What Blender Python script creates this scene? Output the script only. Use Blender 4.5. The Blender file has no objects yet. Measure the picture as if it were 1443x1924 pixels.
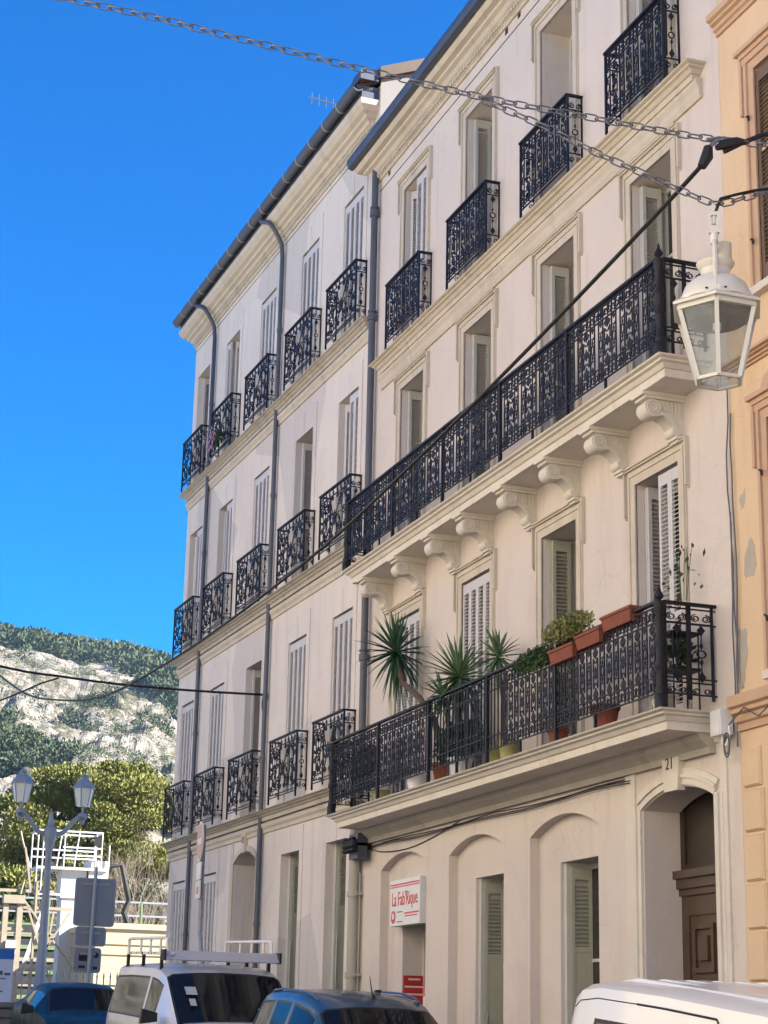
import bpy, bmesh, math, random
from math import sin, cos, pi, radians, sqrt, atan2
from mathutils import Vector, Matrix, noise

SC = bpy.context.scene
COL = SC.collection
random.seed(7)

# ------------------------------------------------------------------ camera
YAW, PITCH, ROLL = 0.341117, 0.277447, 0.0218455
fwd = Vector((sin(YAW)*cos(PITCH), cos(YAW)*cos(PITCH), sin(PITCH)))
rgt = Vector((cos(YAW), -sin(YAW), 0)); upv = rgt.cross(fwd)
r2 = rgt*cos(ROLL) + upv*sin(ROLL); u2 = upv*cos(ROLL) - rgt*sin(ROLL)
camd = bpy.data.cameras.new('camera'); cam = bpy.data.objects.new('camera', camd); COL.objects.link(cam)
camd.sensor_fit = 'VERTICAL'; camd.sensor_height = 36; camd.sensor_width = 27; camd.lens = 64.77
camd.clip_start = 0.05; camd.clip_end = 6000
cam.matrix_world = Matrix(((r2.x, u2.x, -fwd.x, 0), (r2.y, u2.y, -fwd.y, 0), (r2.z, u2.z, -fwd.z, 1.6), (0, 0, 0, 1)))
SC.camera = cam

# ------------------------------------------------------------------ sky, sun, exposure
SUN_EL, SUN_AZ = radians(33), radians(118)          # azimuth clockwise from +Y (down the street)
world = bpy.data.worlds.new('World'); SC.world = world; world.use_nodes = True
wn = world.node_tree.nodes; wl = world.node_tree.links; wn.clear()
wo = wn.new('ShaderNodeOutputWorld'); wb = wn.new('ShaderNodeBackground'); sky = wn.new('ShaderNodeTexSky')
sky.sky_type = 'NISHITA'; sky.sun_disc = False; sky.sun_elevation = SUN_EL; sky.sun_rotation = SUN_AZ
sky.air_density = 1.0; sky.dust_density = 0.3; sky.ozone_density = 4.0; sky.altitude = 300
whs = wn.new('ShaderNodeHueSaturation'); whs.inputs['Hue'].default_value = 0.512; whs.inputs['Saturation'].default_value = 1.8
wl.new(sky.outputs[0], whs.inputs['Color']); wl.new(whs.outputs[0], wb.inputs['Color'])
wb.inputs['Strength'].default_value = 0.06
wl.new(wb.outputs[0], wo.inputs['Surface'])
sund = bpy.data.lights.new('sun', 'SUN'); sund.energy = 5.0; sund.angle = radians(0.55); sund.color = (1.0, 0.93, 0.82)
sun = bpy.data.objects.new('sun', sund); COL.objects.link(sun)
sdir = Vector((sin(SUN_AZ)*cos(SUN_EL), cos(SUN_AZ)*cos(SUN_EL), sin(SUN_EL)))
sun.rotation_euler = (-sdir).to_track_quat('-Z', 'Y').to_euler(); sun.location = sdir*60
SC.view_settings.view_transform = 'Standard'; SC.view_settings.look = 'None'
SC.view_settings.exposure = 2.2; SC.view_settings.gamma = 1.0

# ------------------------------------------------------------------ materials
def newmat(name):
    m = bpy.data.materials.new(name); m.use_nodes = True
    n = m.node_tree.nodes; return m, n, m.node_tree.links, n['Principled BSDF']
def simple(name, col, rough=0.6, metal=0.0, var=0.12, scale=6.0, bump=0.0, spec=0.4, coat=0.0):
    m, n, l, b = newmat(name)
    tc = n.new('ShaderNodeTexCoord'); nz = n.new('ShaderNodeTexNoise'); nz.inputs['Scale'].default_value = scale
    nz.inputs['Detail'].default_value = 5
    l.new(tc.outputs['Object'], nz.inputs['Vector'])
    mx = n.new('ShaderNodeMixRGB'); mx.inputs[1].default_value = (*[c*(1-var) for c in col], 1); mx.inputs[2].default_value = (*[min(1, c*(1+var)) for c in col], 1)
    l.new(nz.outputs['Fac'], mx.inputs[0]); l.new(mx.outputs[0], b.inputs['Base Color'])
    b.inputs['Roughness'].default_value = rough; b.inputs['Metallic'].default_value = metal
    b.inputs['Specular IOR Level'].default_value = spec; b.inputs['Coat Weight'].default_value = coat
    if bump:
        bp = n.new('ShaderNodeBump'); bp.inputs['Strength'].default_value = bump; bp.inputs['Distance'].default_value = 0.01
        n2 = n.new('ShaderNodeTexNoise'); n2.inputs['Scale'].default_value = scale*9; n2.inputs['Detail'].default_value = 6
        l.new(tc.outputs['Object'], n2.inputs['Vector']); l.new(n2.outputs['Fac'], bp.inputs['Height']); l.new(bp.outputs[0], b.inputs['Normal'])
    return m
def plaster(name, ca, cb, stain, scale=0.55, stain_amt=0.5, streak=True, patch=None):
    m, n, l, b = newmat(name)
    tc = n.new('ShaderNodeTexCoord')
    def nz(sc, det=6, rough=0.6, vec=None, dist=0.0):
        x = n.new('ShaderNodeTexNoise'); x.inputs['Scale'].default_value = sc; x.inputs['Detail'].default_value = det
        x.inputs['Roughness'].default_value = rough; x.inputs['Distortion'].default_value = dist
        l.new(vec if vec else tc.outputs['Object'], x.inputs['Vector']); return x.outputs['Fac']
    def ramp(v, a, c):
        r = n.new('ShaderNodeMapRange'); r.inputs[1].default_value = a; r.inputs[2].default_value = c; l.new(v, r.inputs[0]); return r.outputs[0]
    def mix(f, c1, c2):
        x = n.new('ShaderNodeMixRGB')
        if f: l.new(f, x.inputs[0])
        for i, c in ((1, c1), (2, c2)):
            if isinstance(c, tuple): x.inputs[i].default_value = (*c, 1)
            else: l.new(c, x.inputs[i])
        return x.outputs[0]
    base = mix(ramp(nz(scale), .35, .65), ca, cb)
    mp = n.new('ShaderNodeMapping'); mp.inputs['Scale'].default_value = (3.2, 3.2, 0.32); l.new(tc.outputs['Object'], mp.inputs['Vector'])
    sk = ramp(nz(1.0, 7, .62, mp.outputs[0], .6), .53, .80)
    mlt = n.new('ShaderNodeMath'); mlt.operation = 'MULTIPLY'; mlt.inputs[1].default_value = stain_amt; l.new(sk, mlt.inputs[0])
    c = mix(mlt.outputs[0], base, stain)
    f2 = n.new('ShaderNodeMath'); f2.operation = 'MULTIPLY'; f2.inputs[1].default_value = 0.22; l.new(ramp(nz(14, 8, .7), .45, .8), f2.inputs[0])
    c = mix(f2.outputs[0], c, tuple(x*0.72 for x in ca))
    bl = n.new('ShaderNodeMath'); bl.operation = 'MULTIPLY'; bl.inputs[1].default_value = .30; l.new(ramp(nz(.85, 5, .55, None, 1.2), .56, .66), bl.inputs[0])
    c = mix(bl.outputs[0], c, tuple(.55*x+.45*y for x, y in zip(ca, stain)))
    if patch:
        vo = n.new('ShaderNodeTexVoronoi'); vo.inputs['Scale'].default_value = 0.45; l.new(tc.outputs['Object'], vo.inputs['Vector'])
        pm = n.new('ShaderNodeMath'); pm.operation = 'MULTIPLY'; pm.inputs[1].default_value = .5
        l.new(ramp(vo.outputs['Color'], .72, .74), pm.inputs[0]); c = mix(pm.outputs[0], c, patch)
    vd = n.new('ShaderNodeTexVoronoi'); vd.feature = 'DISTANCE_TO_EDGE'; vd.inputs['Scale'].default_value = .7
    dn = n.new('ShaderNodeTexNoise'); dn.inputs['Scale'].default_value = 2.2; dn.inputs['Detail'].default_value = 7; l.new(tc.outputs['Object'], dn.inputs['Vector'])
    vm = n.new('ShaderNodeVectorMath'); vm.operation = 'MULTIPLY_ADD'; vm.inputs[1].default_value = (.5, .5, .5); l.new(dn.outputs['Color'], vm.inputs[0]); l.new(tc.outputs['Object'], vm.inputs[2]); l.new(vm.outputs[0], vd.inputs['Vector'])
    ck = n.new('ShaderNodeMath'); ck.operation = 'LESS_THAN'; ck.inputs[1].default_value = .0045; l.new(vd.outputs['Distance'], ck.inputs[0])
    cm = n.new('ShaderNodeMath'); cm.operation = 'MULTIPLY'; l.new(ck.outputs[0], cm.inputs[0]); l.new(ramp(nz(.45, 3), .50, .58), cm.inputs[1])
    cq = n.new('ShaderNodeMath'); cq.operation = 'MULTIPLY'; cq.inputs[1].default_value = 0.12 if name.startswith('plaster') else .03; l.new(cm.outputs[0], cq.inputs[0]); c = mix(cq.outputs[0], c, tuple(x*.4 for x in stain))
    l.new(c, b.inputs['Base Color']); b.inputs['Roughness'].default_value = 0.9; b.inputs['Specular IOR Level'].default_value = 0.2
    bp = n.new('ShaderNodeBump'); bp.inputs['Strength'].default_value = 0.28; bp.inputs['Distance'].default_value = 0.012
    ad = n.new('ShaderNodeMath'); ad.operation = 'ADD'; l.new(nz(38, 5, .7), ad.inputs[0]); l.new(nz(3.2, 4), ad.inputs[1])
    l.new(ad.outputs[0], bp.inputs['Height']); l.new(bp.outputs[0], b.inputs['Normal'])
    return m
def glassy(name, col, rough=0.04, alpha=None):
    m, n, l, b = newmat(name)
    b.inputs['Base Color'].default_value = (*col, 1); b.inputs['Roughness'].default_value = rough
    b.inputs['Specular IOR Level'].default_value = 0.8
    tc = n.new('ShaderNodeTexCoord'); nz = n.new('ShaderNodeTexNoise'); nz.inputs['Scale'].default_value = 3
    l.new(tc.outputs['Object'], nz.inputs['Vector'])
    mr = n.new('ShaderNodeMapRange'); mr.inputs[3].default_value = rough; mr.inputs[4].default_value = rough+.05; l.new(nz.outputs['Fac'], mr.inputs[0]); l.new(mr.outputs[0], b.inputs['Roughness'])
    if alpha is not None: b.inputs['Alpha'].default_value = alpha
    return m

M = {}
M['plaster_right'] = plaster('plaster_right', (.645, .575, .51), (.60, .53, .475), (.42, .33, .33), .5, .5)
M['plaster_left'] = plaster('plaster_left', (.70, .64, .57), (.65, .59, .535), (.38, .34, .34), .5, .5, patch=(.45, .42, .41))
M['plaster_orange'] = plaster('plaster_orange', (.68, .51, .335), (.63, .465, .30), (.48, .33, .20), .6, .6)
M['trim_orange'] = plaster('trim_orange', (.55, .375, .255), (.51, .34, .23), (.36, .23, .15), 1.2, .6)
M['bare_render'] = plaster('bare_render', (.44, .40, .335), (.38, .345, .29), (.27, .245, .21), 2, .5)
M['stone_trim'] = plaster('stone_trim', (.58, .515, .42), (.52, .46, .375), (.30, .265, .21), 1.4, .65)
M['stone_white'] = plaster('stone_white', (.68, .63, .55), (.62, .57, .49), (.36, .33, .28), 1.4, .5)
M['slab_dirty'] = plaster('slab_dirty', (.48, .435, .36), (.41, .37, .31), (.22, .20, .17), 1.1, .7)
M['soffit'] = plaster('soffit', (.50, .45, .38), (.43, .39, .33), (.26, .24, .21), .9, .6)
M['iron'] = simple('iron', (.011, .012, .017), .55, .0, .3, 9, .15, .3)
M['shutter'] = simple('shutter', (.55, .53, .52), .55, 0, .10, 5, .08)
M['shutter_green'] = simple('shutter_green', (.36, .36, .28), .55, 0, .12, 5, .08)
M['shutter_grey'] = simple('shutter_grey', (.50, .50, .46), .55, 0, .12, 5, .08)
M['shutter_brown'] = simple('shutter_brown', (.16, .10, .065), .6, 0, .25, 5, .1)
M['pane'] = glassy('pane', (.02, .022, .025), .05)
def clear_glass(name, tint=(.9, .93, .95)):
    m, n, l, b = newmat(name)
    tr = n.new('ShaderNodeBsdfTransparent'); tr.inputs[0].default_value = (*tint, 1)
    gl = n.new('ShaderNodeBsdfGlossy'); gl.inputs['Roughness'].default_value = .03
    lw = n.new('ShaderNodeLayerWeight'); lw.inputs[0].default_value = .5; pw = n.new('ShaderNodeMath'); pw.operation = 'POWER'; pw.inputs[1].default_value = 3.5; l.new(lw.outputs['Facing'], pw.inputs[0]); fr = n.new('ShaderNodeMath'); fr.operation = 'MULTIPLY_ADD'; fr.inputs[1].default_value = .5; fr.inputs[2].default_value = .04; l.new(pw.outputs[0], fr.inputs[0])
    nz = n.new('ShaderNodeTexNoise'); nz.inputs['Scale'].default_value = 4; df = n.new('ShaderNodeBsdfDiffuse'); df.inputs[0].default_value = (.5, .47, .4, 1)
    mr = n.new('ShaderNodeMapRange'); mr.inputs[1].default_value = .3; mr.inputs[2].default_value = .9; mr.inputs[3].default_value = .01; mr.inputs[4].default_value = .12; l.new(nz.outputs['Fac'], mr.inputs[0])
    m0 = n.new('ShaderNodeMixShader'); l.new(mr.outputs[0], m0.inputs[0]); l.new(tr.outputs[0], m0.inputs[1]); l.new(df.outputs[0], m0.inputs[2])
    mx = n.new('ShaderNodeMixShader'); l.new(fr.outputs[0], mx.inputs[0]); l.new(m0.outputs[0], mx.inputs[1]); l.new(gl.outputs[0], mx.inputs[2])
    l.new(mx.outputs[0], n['Material Output'].inputs['Surface']); n.remove(b)
    return m
M['pane_clear'] = clear_glass('pane_clear')
M['curtain'] = simple('curtain', (.45, .41, .33), .9, 0, .2, 4)
M['zinc'] = simple('zinc', (.075, .085, .11), .45, .35, .25, 3, .1)
M['zinc_light'] = simple('zinc_light', (.13, .15, .18), .5, .3, .2, 3, .1)
M['pipe_grey'] = simple('pipe_grey', (.085, .095, .115), .5, .1, .2, 2, .1)
M['pipe_cream'] = simple('pipe_cream', (.38, .36, .30), .6, 0, .15, 3, .1)
M['tile'] = simple('tile', (.30, .13, .08), .85, 0, .35, 4, .3)
M['wood'] = simple('wood', (.075, .048, .031), .5, 0, .3, 5, .15)
M['wood_dark'] = simple('wood_dark', (.035, .024, .017), .5, 0, .3, 5, .15)
M['white_enamel'] = simple('white_enamel', (.60, .575, .51), .35, 0, .08, 6, .04, .5)
M['white_plastic'] = simple('white_plastic', (.72, .72, .70), .5, 0, .08, 5)
M['black_rubber'] = simple('black_rubber', (.012, .012, .012), .6, 0, .3, 8)
M['galvanised'] = simple('galvanised', (.20, .20, .21), .42, .7, .25, 30, .1)
M['steel_pole'] = simple('steel_pole', (.28, .30, .33), .5, .3, .15, 6, .05)
M['lamp_grey'] = simple('lamp_grey', (.26, .28, .31), .5, .15, .15, 6, .05)
M['terracotta'] = simple('terracotta', (.21, .062, .034), .8, 0, .2, 9, .15)
M['yellow_pot'] = simple('yellow_pot', (.34, .31, .12), .5, 0, .15, 5)
M['soil'] = simple('soil', (.04, .028, .02), .95, 0, .4, 30, .4)
M['red_paint'] = simple('red_paint', (.50, .03, .03), .5, 0, .12, 5)
M['red_print'] = simple('red_print', (.60, .08, .07), .5, 0, .1, 5)
M['dark_print'] = simple('dark_print', (.25, .12, .11), .5, 0, .1, 5)
M['engraved'] = simple('engraved', (.10, .08, .06), .8, 0, .2, 9)
M['bark'] = simple('bark', (.10, .07, .05), .9, 0, .35, 6, .5)
M['twig'] = simple('twig', (.27, .215, .165), .85, 0, .25, 6)
M['asphalt'] = simple('asphalt', (.055, .055, .058), .9, 0, .35, 2.2, .5)
M['pavement'] = plaster('pavement', (.27, .26, .25), (.22, .21, .2), (.13, .12, .12), 1.2, .6)
M['kerb'] = simple('kerb', (.34, .33, .31), .85, 0, .2, 4, .3)
M['white_paint'] = simple('white_paint', (.50, .50, .49), .55, 0, .05, 2, .04)
M['cream_wall'] = plaster('cream_wall', (.46, .385, .26), (.41, .345, .235), (.28, .23, .16), .8, .4)
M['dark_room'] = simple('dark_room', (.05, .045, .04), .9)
M['frosted'] = simple('frosted', (.66, .68, .62), .35, 0, .12, 3)
M['sign_back'] = simple('sign_back', (.22, .24, .27), .55, .3, .12, 3)
M['sign_pale'] = simple('sign_pale', (.68, .66, .62), .5, 0, .08, 4)
M['sign_salmon'] = simple('sign_salmon', (.55, .33, .25), .5, 0, .15, 4)
M['panel_white'] = simple('panel_white', (.45, .52, .68), .5, 0, .08, 3)
M['panel_blue'] = simple('panel_blue', (.015, .12, .42), .5, 0, .1, 3)
M['panel_print'] = simple('panel_print', (.05, .07, .12), .6, 0, .2, 3)
M['stone_dark'] = plaster('stone_dark', (.17, .165, .16), (.12, .118, .115), (.06, .06, .06), 3, .5)
M['fence_iron'] = simple('fence_iron', (.03, .035, .05), .5, .2, .2, 6)
M['blossom'] = simple('blossom', (.42, .22, .36), .7, 0, .3, 9)
M['sticker'] = simple('sticker', (.38, .42, .44), .6, 0, .25, 30)
M['gable_render'] = plaster('gable_render', (.25, .24, .23), (.22, .21, .205), (.14, .135, .13), .8, .5)
M['scaffold'] = simple('scaffold', (.27, .23, .17), .7, 0, .25, 5)
M['rail_green'] = simple('rail_green', (.16, .22, .10), .6, 0, .25, 5)
M['shed_dark'] = simple('shed_dark', (.03, .035, .035), .8, 0, .3, 2)
M['plaster_opposite'] = plaster('plaster_opposite', (.68, .60, .49), (.63, .555, .45), (.5, .38, .25), .5, .3)
def limestone():
    m, n, l, b = newmat('limestone')
    tc = n.new('ShaderNodeTexCoord')
    def nz(sc, det=7, rough=.65, dist=0):
        x = n.new('ShaderNodeTexNoise'); x.inputs['Scale'].default_value = sc; x.inputs['Detail'].default_value = det; x.inputs['Roughness'].default_value = rough; x.inputs['Distortion'].default_value = dist
        l.new(tc.outputs['Object'], x.inputs['Vector']); return x.outputs['Fac']
    def rmp(v, a, c):
        r = n.new('ShaderNodeMapRange'); r.inputs[1].default_value = a; r.inputs[2].default_value = c; l.new(v, r.inputs[0]); return r.outputs[0]
    def mix(f, c1, c2):
        x = n.new('ShaderNodeMixRGB'); l.new(f, x.inputs[0])
        for i, c in ((1, c1), (2, c2)):
            if isinstance(c, tuple): x.inputs[i].default_value = (*c, 1)
            else: l.new(c, x.inputs[i])
        return x.outputs[0]
    rock = mix(rmp(nz(.05), .35, .65), (.40, .375, .33), (.32, .285, .24))
    rock = mix(rmp(nz(.35, 8, .75), .45, .75), rock, (.17, .15, .13))
    scrub = mix(rmp(nz(.2), .4, .6), (.085, .09, .052), (.16, .14, .095))
    c = mix(rmp(nz(.085, 10, .82, .8), .475, .54), rock, scrub)
    l.new(c, b.inputs['Base Color']); b.inputs['Roughness'].default_value = .95; b.inputs['Specular IOR Level'].default_value = .1
    bp = n.new('ShaderNodeBump'); bp.inputs['Strength'].default_value = 1.0; bp.inputs['Distance'].default_value = 3.0
    l.new(nz(.22, 9, .75), bp.inputs['Height']); l.new(bp.outputs[0], b.inputs['Normal'])
    return m
M['limestone'] = limestone()
def leafmat(name, c1, c2, sc=.6, trans=.35):
    m, n, l, b = newmat(name)
    tc = n.new('ShaderNodeTexCoord'); nz = n.new('ShaderNodeTexNoise'); nz.inputs['Scale'].default_value = sc; nz.inputs['Detail'].default_value = 6
    l.new(tc.outputs['Object'], nz.inputs['Vector']); mr = n.new('ShaderNodeMapRange'); mr.inputs[1].default_value = .32; mr.inputs[2].default_value = .68
    l.new(nz.outputs['Fac'], mr.inputs[0]); mx = n.new('ShaderNodeMixRGB'); mx.inputs[1].default_value = (*c1, 1); mx.inputs[2].default_value = (*c2, 1)
    l.new(mr.outputs[0], mx.inputs[0]); l.new(mx.outputs[0], b.inputs['Base Color']); b.inputs['Roughness'].default_value = .7
    b.inputs['Specular IOR Level'].default_value = .25
    return m
M['pine_leaf'] = leafmat('pine_leaf', (.10, .118, .028), (.205, .195, .05), .45)
M['dark_leaf'] = leafmat('dark_leaf', (.022, .042, .02), (.05, .085, .03), .8)
M['yucca_leaf'] = leafmat('yucca_leaf', (.018, .055, .03), (.05, .11, .055), 2.5)
M['yucca_leaf_pale'] = leafmat('yucca_leaf_pale', (.05, .11, .05), (.12, .20, .10), 2.5)
M['herb_leaf'] = leafmat('herb_leaf', (.03, .065, .025), (.07, .12, .05), 5)
M['sedum_leaf'] = leafmat('sedum_leaf', (.17, .175, .06), (.30, .29, .12), 6)
M['hill_leaf'] = leafmat('hill_leaf', (.036, .056, .028), (.075, .095, .04), .03)

def paint(name, col, rough=.28, metal=.2):
    m, n, l, b = newmat(name)
    b.inputs['Base Color'].default_value = (*col, 1); b.inputs['Metallic'].default_value = metal; b.inputs['Roughness'].default_value = rough
    b.inputs['Coat Weight'].default_value = .45; b.inputs['Coat Roughness'].default_value = .06
    tc = n.new('ShaderNodeTexCoord'); nz = n.new('ShaderNodeTexNoise'); nz.inputs['Scale'].default_value = 2.5; nz.inputs['Detail'].default_value = 8
    l.new(tc.outputs['Object'], nz.inputs['Vector']); mr = n.new('ShaderNodeMapRange'); mr.inputs[1].default_value = .4; mr.inputs[2].default_value = .8
    mr.inputs[3].default_value = rough; mr.inputs[4].default_value = rough+.22; l.new(nz.outputs['Fac'], mr.inputs[0]); l.new(mr.outputs[0], b.inputs['Roughness'])
    return m
M['paint_white'] = paint('paint_white', (.70, .70, .70), .3, 0)
M['paint_silver'] = paint('paint_silver', (.52, .53, .56), .3, .35)
M['paint_blue'] = paint('paint_blue', (.016, .06, .12), .28, .15)
M['paint_navy'] = paint('paint_navy', (.006, .018, .026), .35, 0); M['paint_navy'].node_tree.nodes['Principled BSDF'].inputs['Coat Weight'].default_value = .03; M['paint_navy'].node_tree.nodes['Principled BSDF'].inputs['Specular IOR Level'].default_value = .12
M['car_glass'] = glassy('car_glass', (.008, .010, .012), .02); M['car_glass'].node_tree.nodes['Principled BSDF'].inputs['Specular IOR Level'].default_value = .16
M['car_trim'] = simple('car_trim', (.014, .014, .015), .5, 0, .2, 8)
M['rim'] = simple('rim', (.45, .45, .46), .35, .8, .1, 8)

# ------------------------------------------------------------------ mesh helpers
class MB:
    def __init__(s): s.v = []; s.f = []
    def add(s, vs, fs):
        o = len(s.v); s.v += [tuple(p) for p in vs]; s.f += [tuple(i+o for i in q) for q in fs]; return s
    def box(s, x0, x1, y0, y1, z0, z1):
        if x0 > x1: x0, x1 = x1, x0
        if y0 > y1: y0, y1 = y1, y0
        if z0 > z1: z0, z1 = z1, z0
        return s.add([(x0,y0,z0),(x1,y0,z0),(x1,y1,z0),(x0,y1,z0),(x0,y0,z1),(x1,y0,z1),(x1,y1,z1),(x0,y1,z1)],
                     [(3,2,1,0),(4,5,6,7),(0,1,5,4),(1,2,6,5),(2,3,7,6),(3,0,4,7)])
    def bar(s, a, b, w, t=None):
        a = Vector(a); b = Vector(b); t = t or w; d = (b-a).normalized()
        ref = Vector((0,0,1)) if abs(d.z) < .9 else Vector((1,0,0))
        p = d.cross(ref).normalized()*w*.5; q = d.cross(p).normalized()*t*.5
        c = [-p-q, p-q, p+q, -p+q]
        return s.add([a+k for k in c]+[b+k for k in c], [(3,2,1,0),(4,5,6,7)]+[(i,(i+1)%4,(i+1)%4+4,i+4) for i in range(4)])
    def tube(s, pts, r, n=8, cap=True, closed=False):
        pts = [Vector(p) for p in pts]; m = len(pts); rs = r if isinstance(r, (list, tuple)) else [r]*m
        o = len(s.v); prev = None
        for i, p in enumerate(pts):
            if closed: d = pts[(i+1) % m]-pts[i-1]
            else: d = pts[min(i+1, m-1)]-pts[max(i-1, 0)]
            d.normalize()
            if prev is None:
                ref = Vector((0,0,1)) if abs(d.z) < .9 else Vector((1,0,0)); a = d.cross(ref).normalized()
            else:
                a = prev-d*prev.dot(d); a.normalize()
            prev = a; b = d.cross(a)
            for k in range(n): s.v.append(tuple(p+(a*cos(2*pi*k/n)+b*sin(2*pi*k/n))*rs[i]))
        for i in range(m if closed else m-1):
            j = (i+1) % m
            for k in range(n): s.f.append((o+i*n+k, o+i*n+(k+1)%n, o+j*n+(k+1)%n, o+j*n+k))
        if cap and not closed:
            s.f.append(tuple(o+k for k in range(n-1,-1,-1))); s.f.append(tuple(o+(m-1)*n+k for k in range(n)))
        return s
    def lathe(s, prof, c=(0,0,0), n=16, cap=True):
        o = len(s.v); m = len(prof)
        for r, z in prof:
            for k in range(n): s.v.append((c[0]+r*cos(2*pi*k/n), c[1]+r*sin(2*pi*k/n), c[2]+z))
        for i in range(m-1):
            for k in range(n): s.f.append((o+i*n+k, o+i*n+(k+1)%n, o+(i+1)*n+(k+1)%n, o+(i+1)*n+k))
        if cap:
            s.f.append(tuple(o+k for k in range(n-1,-1,-1))); s.f.append(tuple(o+(m-1)*n+k for k in range(n)))
        return s
    def prism(s, poly, y0, y1, ax='y'):      # polygon (u,v) extruded along ax
        n = len(poly); o = []
        for y in (y0, y1):
            for u, v in poly: o.append((u,y,v) if ax == 'y' else ((y,u,v) if ax == 'x' else (u,v,y)))
        return s.add(o, [tuple(range(n)), tuple(range(2*n-1, n-1, -1))]+[(i,(i+n),(i+1)%n+n,(i+1)%n) for i in range(n)])
    def ribbon(s, pts, w, t, closed=False, y=0.0):   # flat bar following a 2-D path in the x-z plane
        m = len(pts); o = len(s.v)
        for i in range(m):
            a = pts[i-1] if (closed or i) else pts[0]; b = pts[(i+1) % m] if (closed or i < m-1) else pts[-1]
            dx, dz = b[0]-a[0], b[1]-a[1]; L = sqrt(dx*dx+dz*dz) or 1e-6; nx, nz = -dz/L*w/2, dx/L*w/2
            x, z = pts[i]
            s.v += [(x+nx,y-t/2,z+nz),(x-nx,y-t/2,z-nz),(x-nx,y+t/2,z-nz),(x+nx,y+t/2,z+nz)]
        for i in range(m if closed else m-1):
            j = (i+1) % m
            for k in range(4): s.f.append((o+i*4+k, o+j*4+k, o+j*4+(k+1)%4, o+i*4+(k+1)%4))
        return s
    def mesh(s, name, mat, smooth=False):
        me = bpy.data.meshes.new(name); me.from_pydata(s.v, [], s.f); me.update()
        bm = bmesh.new(); bm.from_mesh(me); bmesh.ops.recalc_face_normals(bm, faces=bm.faces); bm.to_mesh(me); bm.free()
        if mat: me.materials.append(M[mat])
        if smooth:
            me.polygons.foreach_set('use_smooth', [True]*len(me.polygons))
            try: me.set_sharp_from_angle(angle=radians(38))
            except Exception: pass
        return me
    def build(s, name, mat, parent=None, smooth=False, **kw):
        return put(name, s.mesh(name, mat, smooth), parent, **kw)

def put(name, me, parent=None, loc=None, rot=None, scale=None, kind=None, label=None, cat=None, group=None):
    o = bpy.data.objects.new(name, me); COL.objects.link(o); o.parent = parent
    if loc: o.location = loc
    if rot: o.rotation_euler = rot
    if scale: o.scale = scale
    if kind: o['kind'] = kind
    if label: o['label'] = label
    if cat: o['category'] = cat
    if group: o['group'] = group
    return o
def thing(name, label, cat, loc=(0,0,0), rz=0.0, group=None):
    return put(name, None, None, loc, (0,0,rz), None, None, label, cat, group)

def resample(pts, step):
    pts = [Vector(p) for p in pts]; out = [pts[0].copy()]; acc = 0.0
    # smooth curve through the points
    fine = []
    for i in range(len(pts)-1):
        p0 = pts[max(i-1, 0)]; p1 = pts[i]; p2 = pts[i+1]; p3 = pts[min(i+2, len(pts)-1)]
        for k in range(16):
            t = k/16; fine.append(.5*((2*p1)+(p2-p0)*t+(2*p0-5*p1+4*p2-p3)*t*t+(3*p1-p0-3*p2+p3)*t**3))
    fine.append(pts[-1]); out = [fine[0]]; need = step
    for i in range(1, len(fine)):
        a, b = fine[i-1], fine[i]; d = (b-a).length
        while d >= need:
            a = a+(b-a)*(need/d); out.append(a); d = (b-a).length; need = step
        need -= d
    return out
def circle(cx, cz, r, n=14): return [(cx+r*cos(2*pi*k/n), cz+r*sin(2*pi*k/n)) for k in range(n)]
def oval(cx, cz, rx, rz, n=12): return [(cx+rx*cos(2*pi*k/n), cz+rz*sin(2*pi*k/n)) for k in range(n)]
def spiral(cx, cz, r0, r1, a0, turns, n=13, sgn=1):
    return [(cx+(r0+(r1-r0)*k/n)*cos(a0+sgn*2*pi*turns*k/n), cz+(r0+(r1-r0)*k/n)*sin(a0+sgn*2*pi*turns*k/n)) for k in range(n+1)]
def leaf(cx, cz, w, h, up=1): return [(cx, cz-up*h*.5), (cx+w*.5, cz-up*h*.02), (cx+w*.28, cz+up*h*.16), (cx, cz+up*h*.5), (cx-w*.28, cz+up*h*.16), (cx-w*.5, cz-up*h*.02)]

# ------------------------------------------------------------------ ground
def gz(y):
    if y < 9: return 0.0
    if y < 40: return 0.035*(y-9)
    return 0.035*31
def sheet(name, x0, x1, ys, dz, mat, xs=None, **kw):
    mb = MB(); xs = xs or [x0, x1]
    nx = len(xs)
    for y in ys:
        for x in xs: mb.v.append((x, y, gz(y)+dz))
    for j in range(len(ys)-1):
        for i in range(nx-1): mb.f.append((j*nx+i, j*nx+i+1, (j+1)*nx+i+1, (j+1)*nx+i))
    return mb.build(name, mat, None, **kw)
YS = [-400, -60, -10, 0, 5, 9, 15, 20, 25, 30, 35, 40, 46, 120, 400, 980]
sheet('ground', -900, 900, YS, 0.0, 'pavement', xs=[-900, -300, -40, -5.5, 7.9, 40, 300, 900], kind='structure')
sheet('road', -3.2, 7.95, [-60, -10, 0, 5, 9, 15, 20, 25, 30, 35, 40, 46], 0.006, 'asphalt', kind='structure')
pv = MB()
py = [-60, 0, 9, 15, 20, 25, 30, 35, 37.5]
for j in range(len(py)-1):
    a, b = py[j], py[j+1]; za, zb = gz(a), gz(b)
    pv.add([(8.1,a,za+.13),(9.4,a,za+.13),(9.4,b,zb+.13),(8.1,b,zb+.13)], [(0,1,2,3)])
pv.build('pavement', 'pavement', None, kind='structure')
kb = MB()
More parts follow.
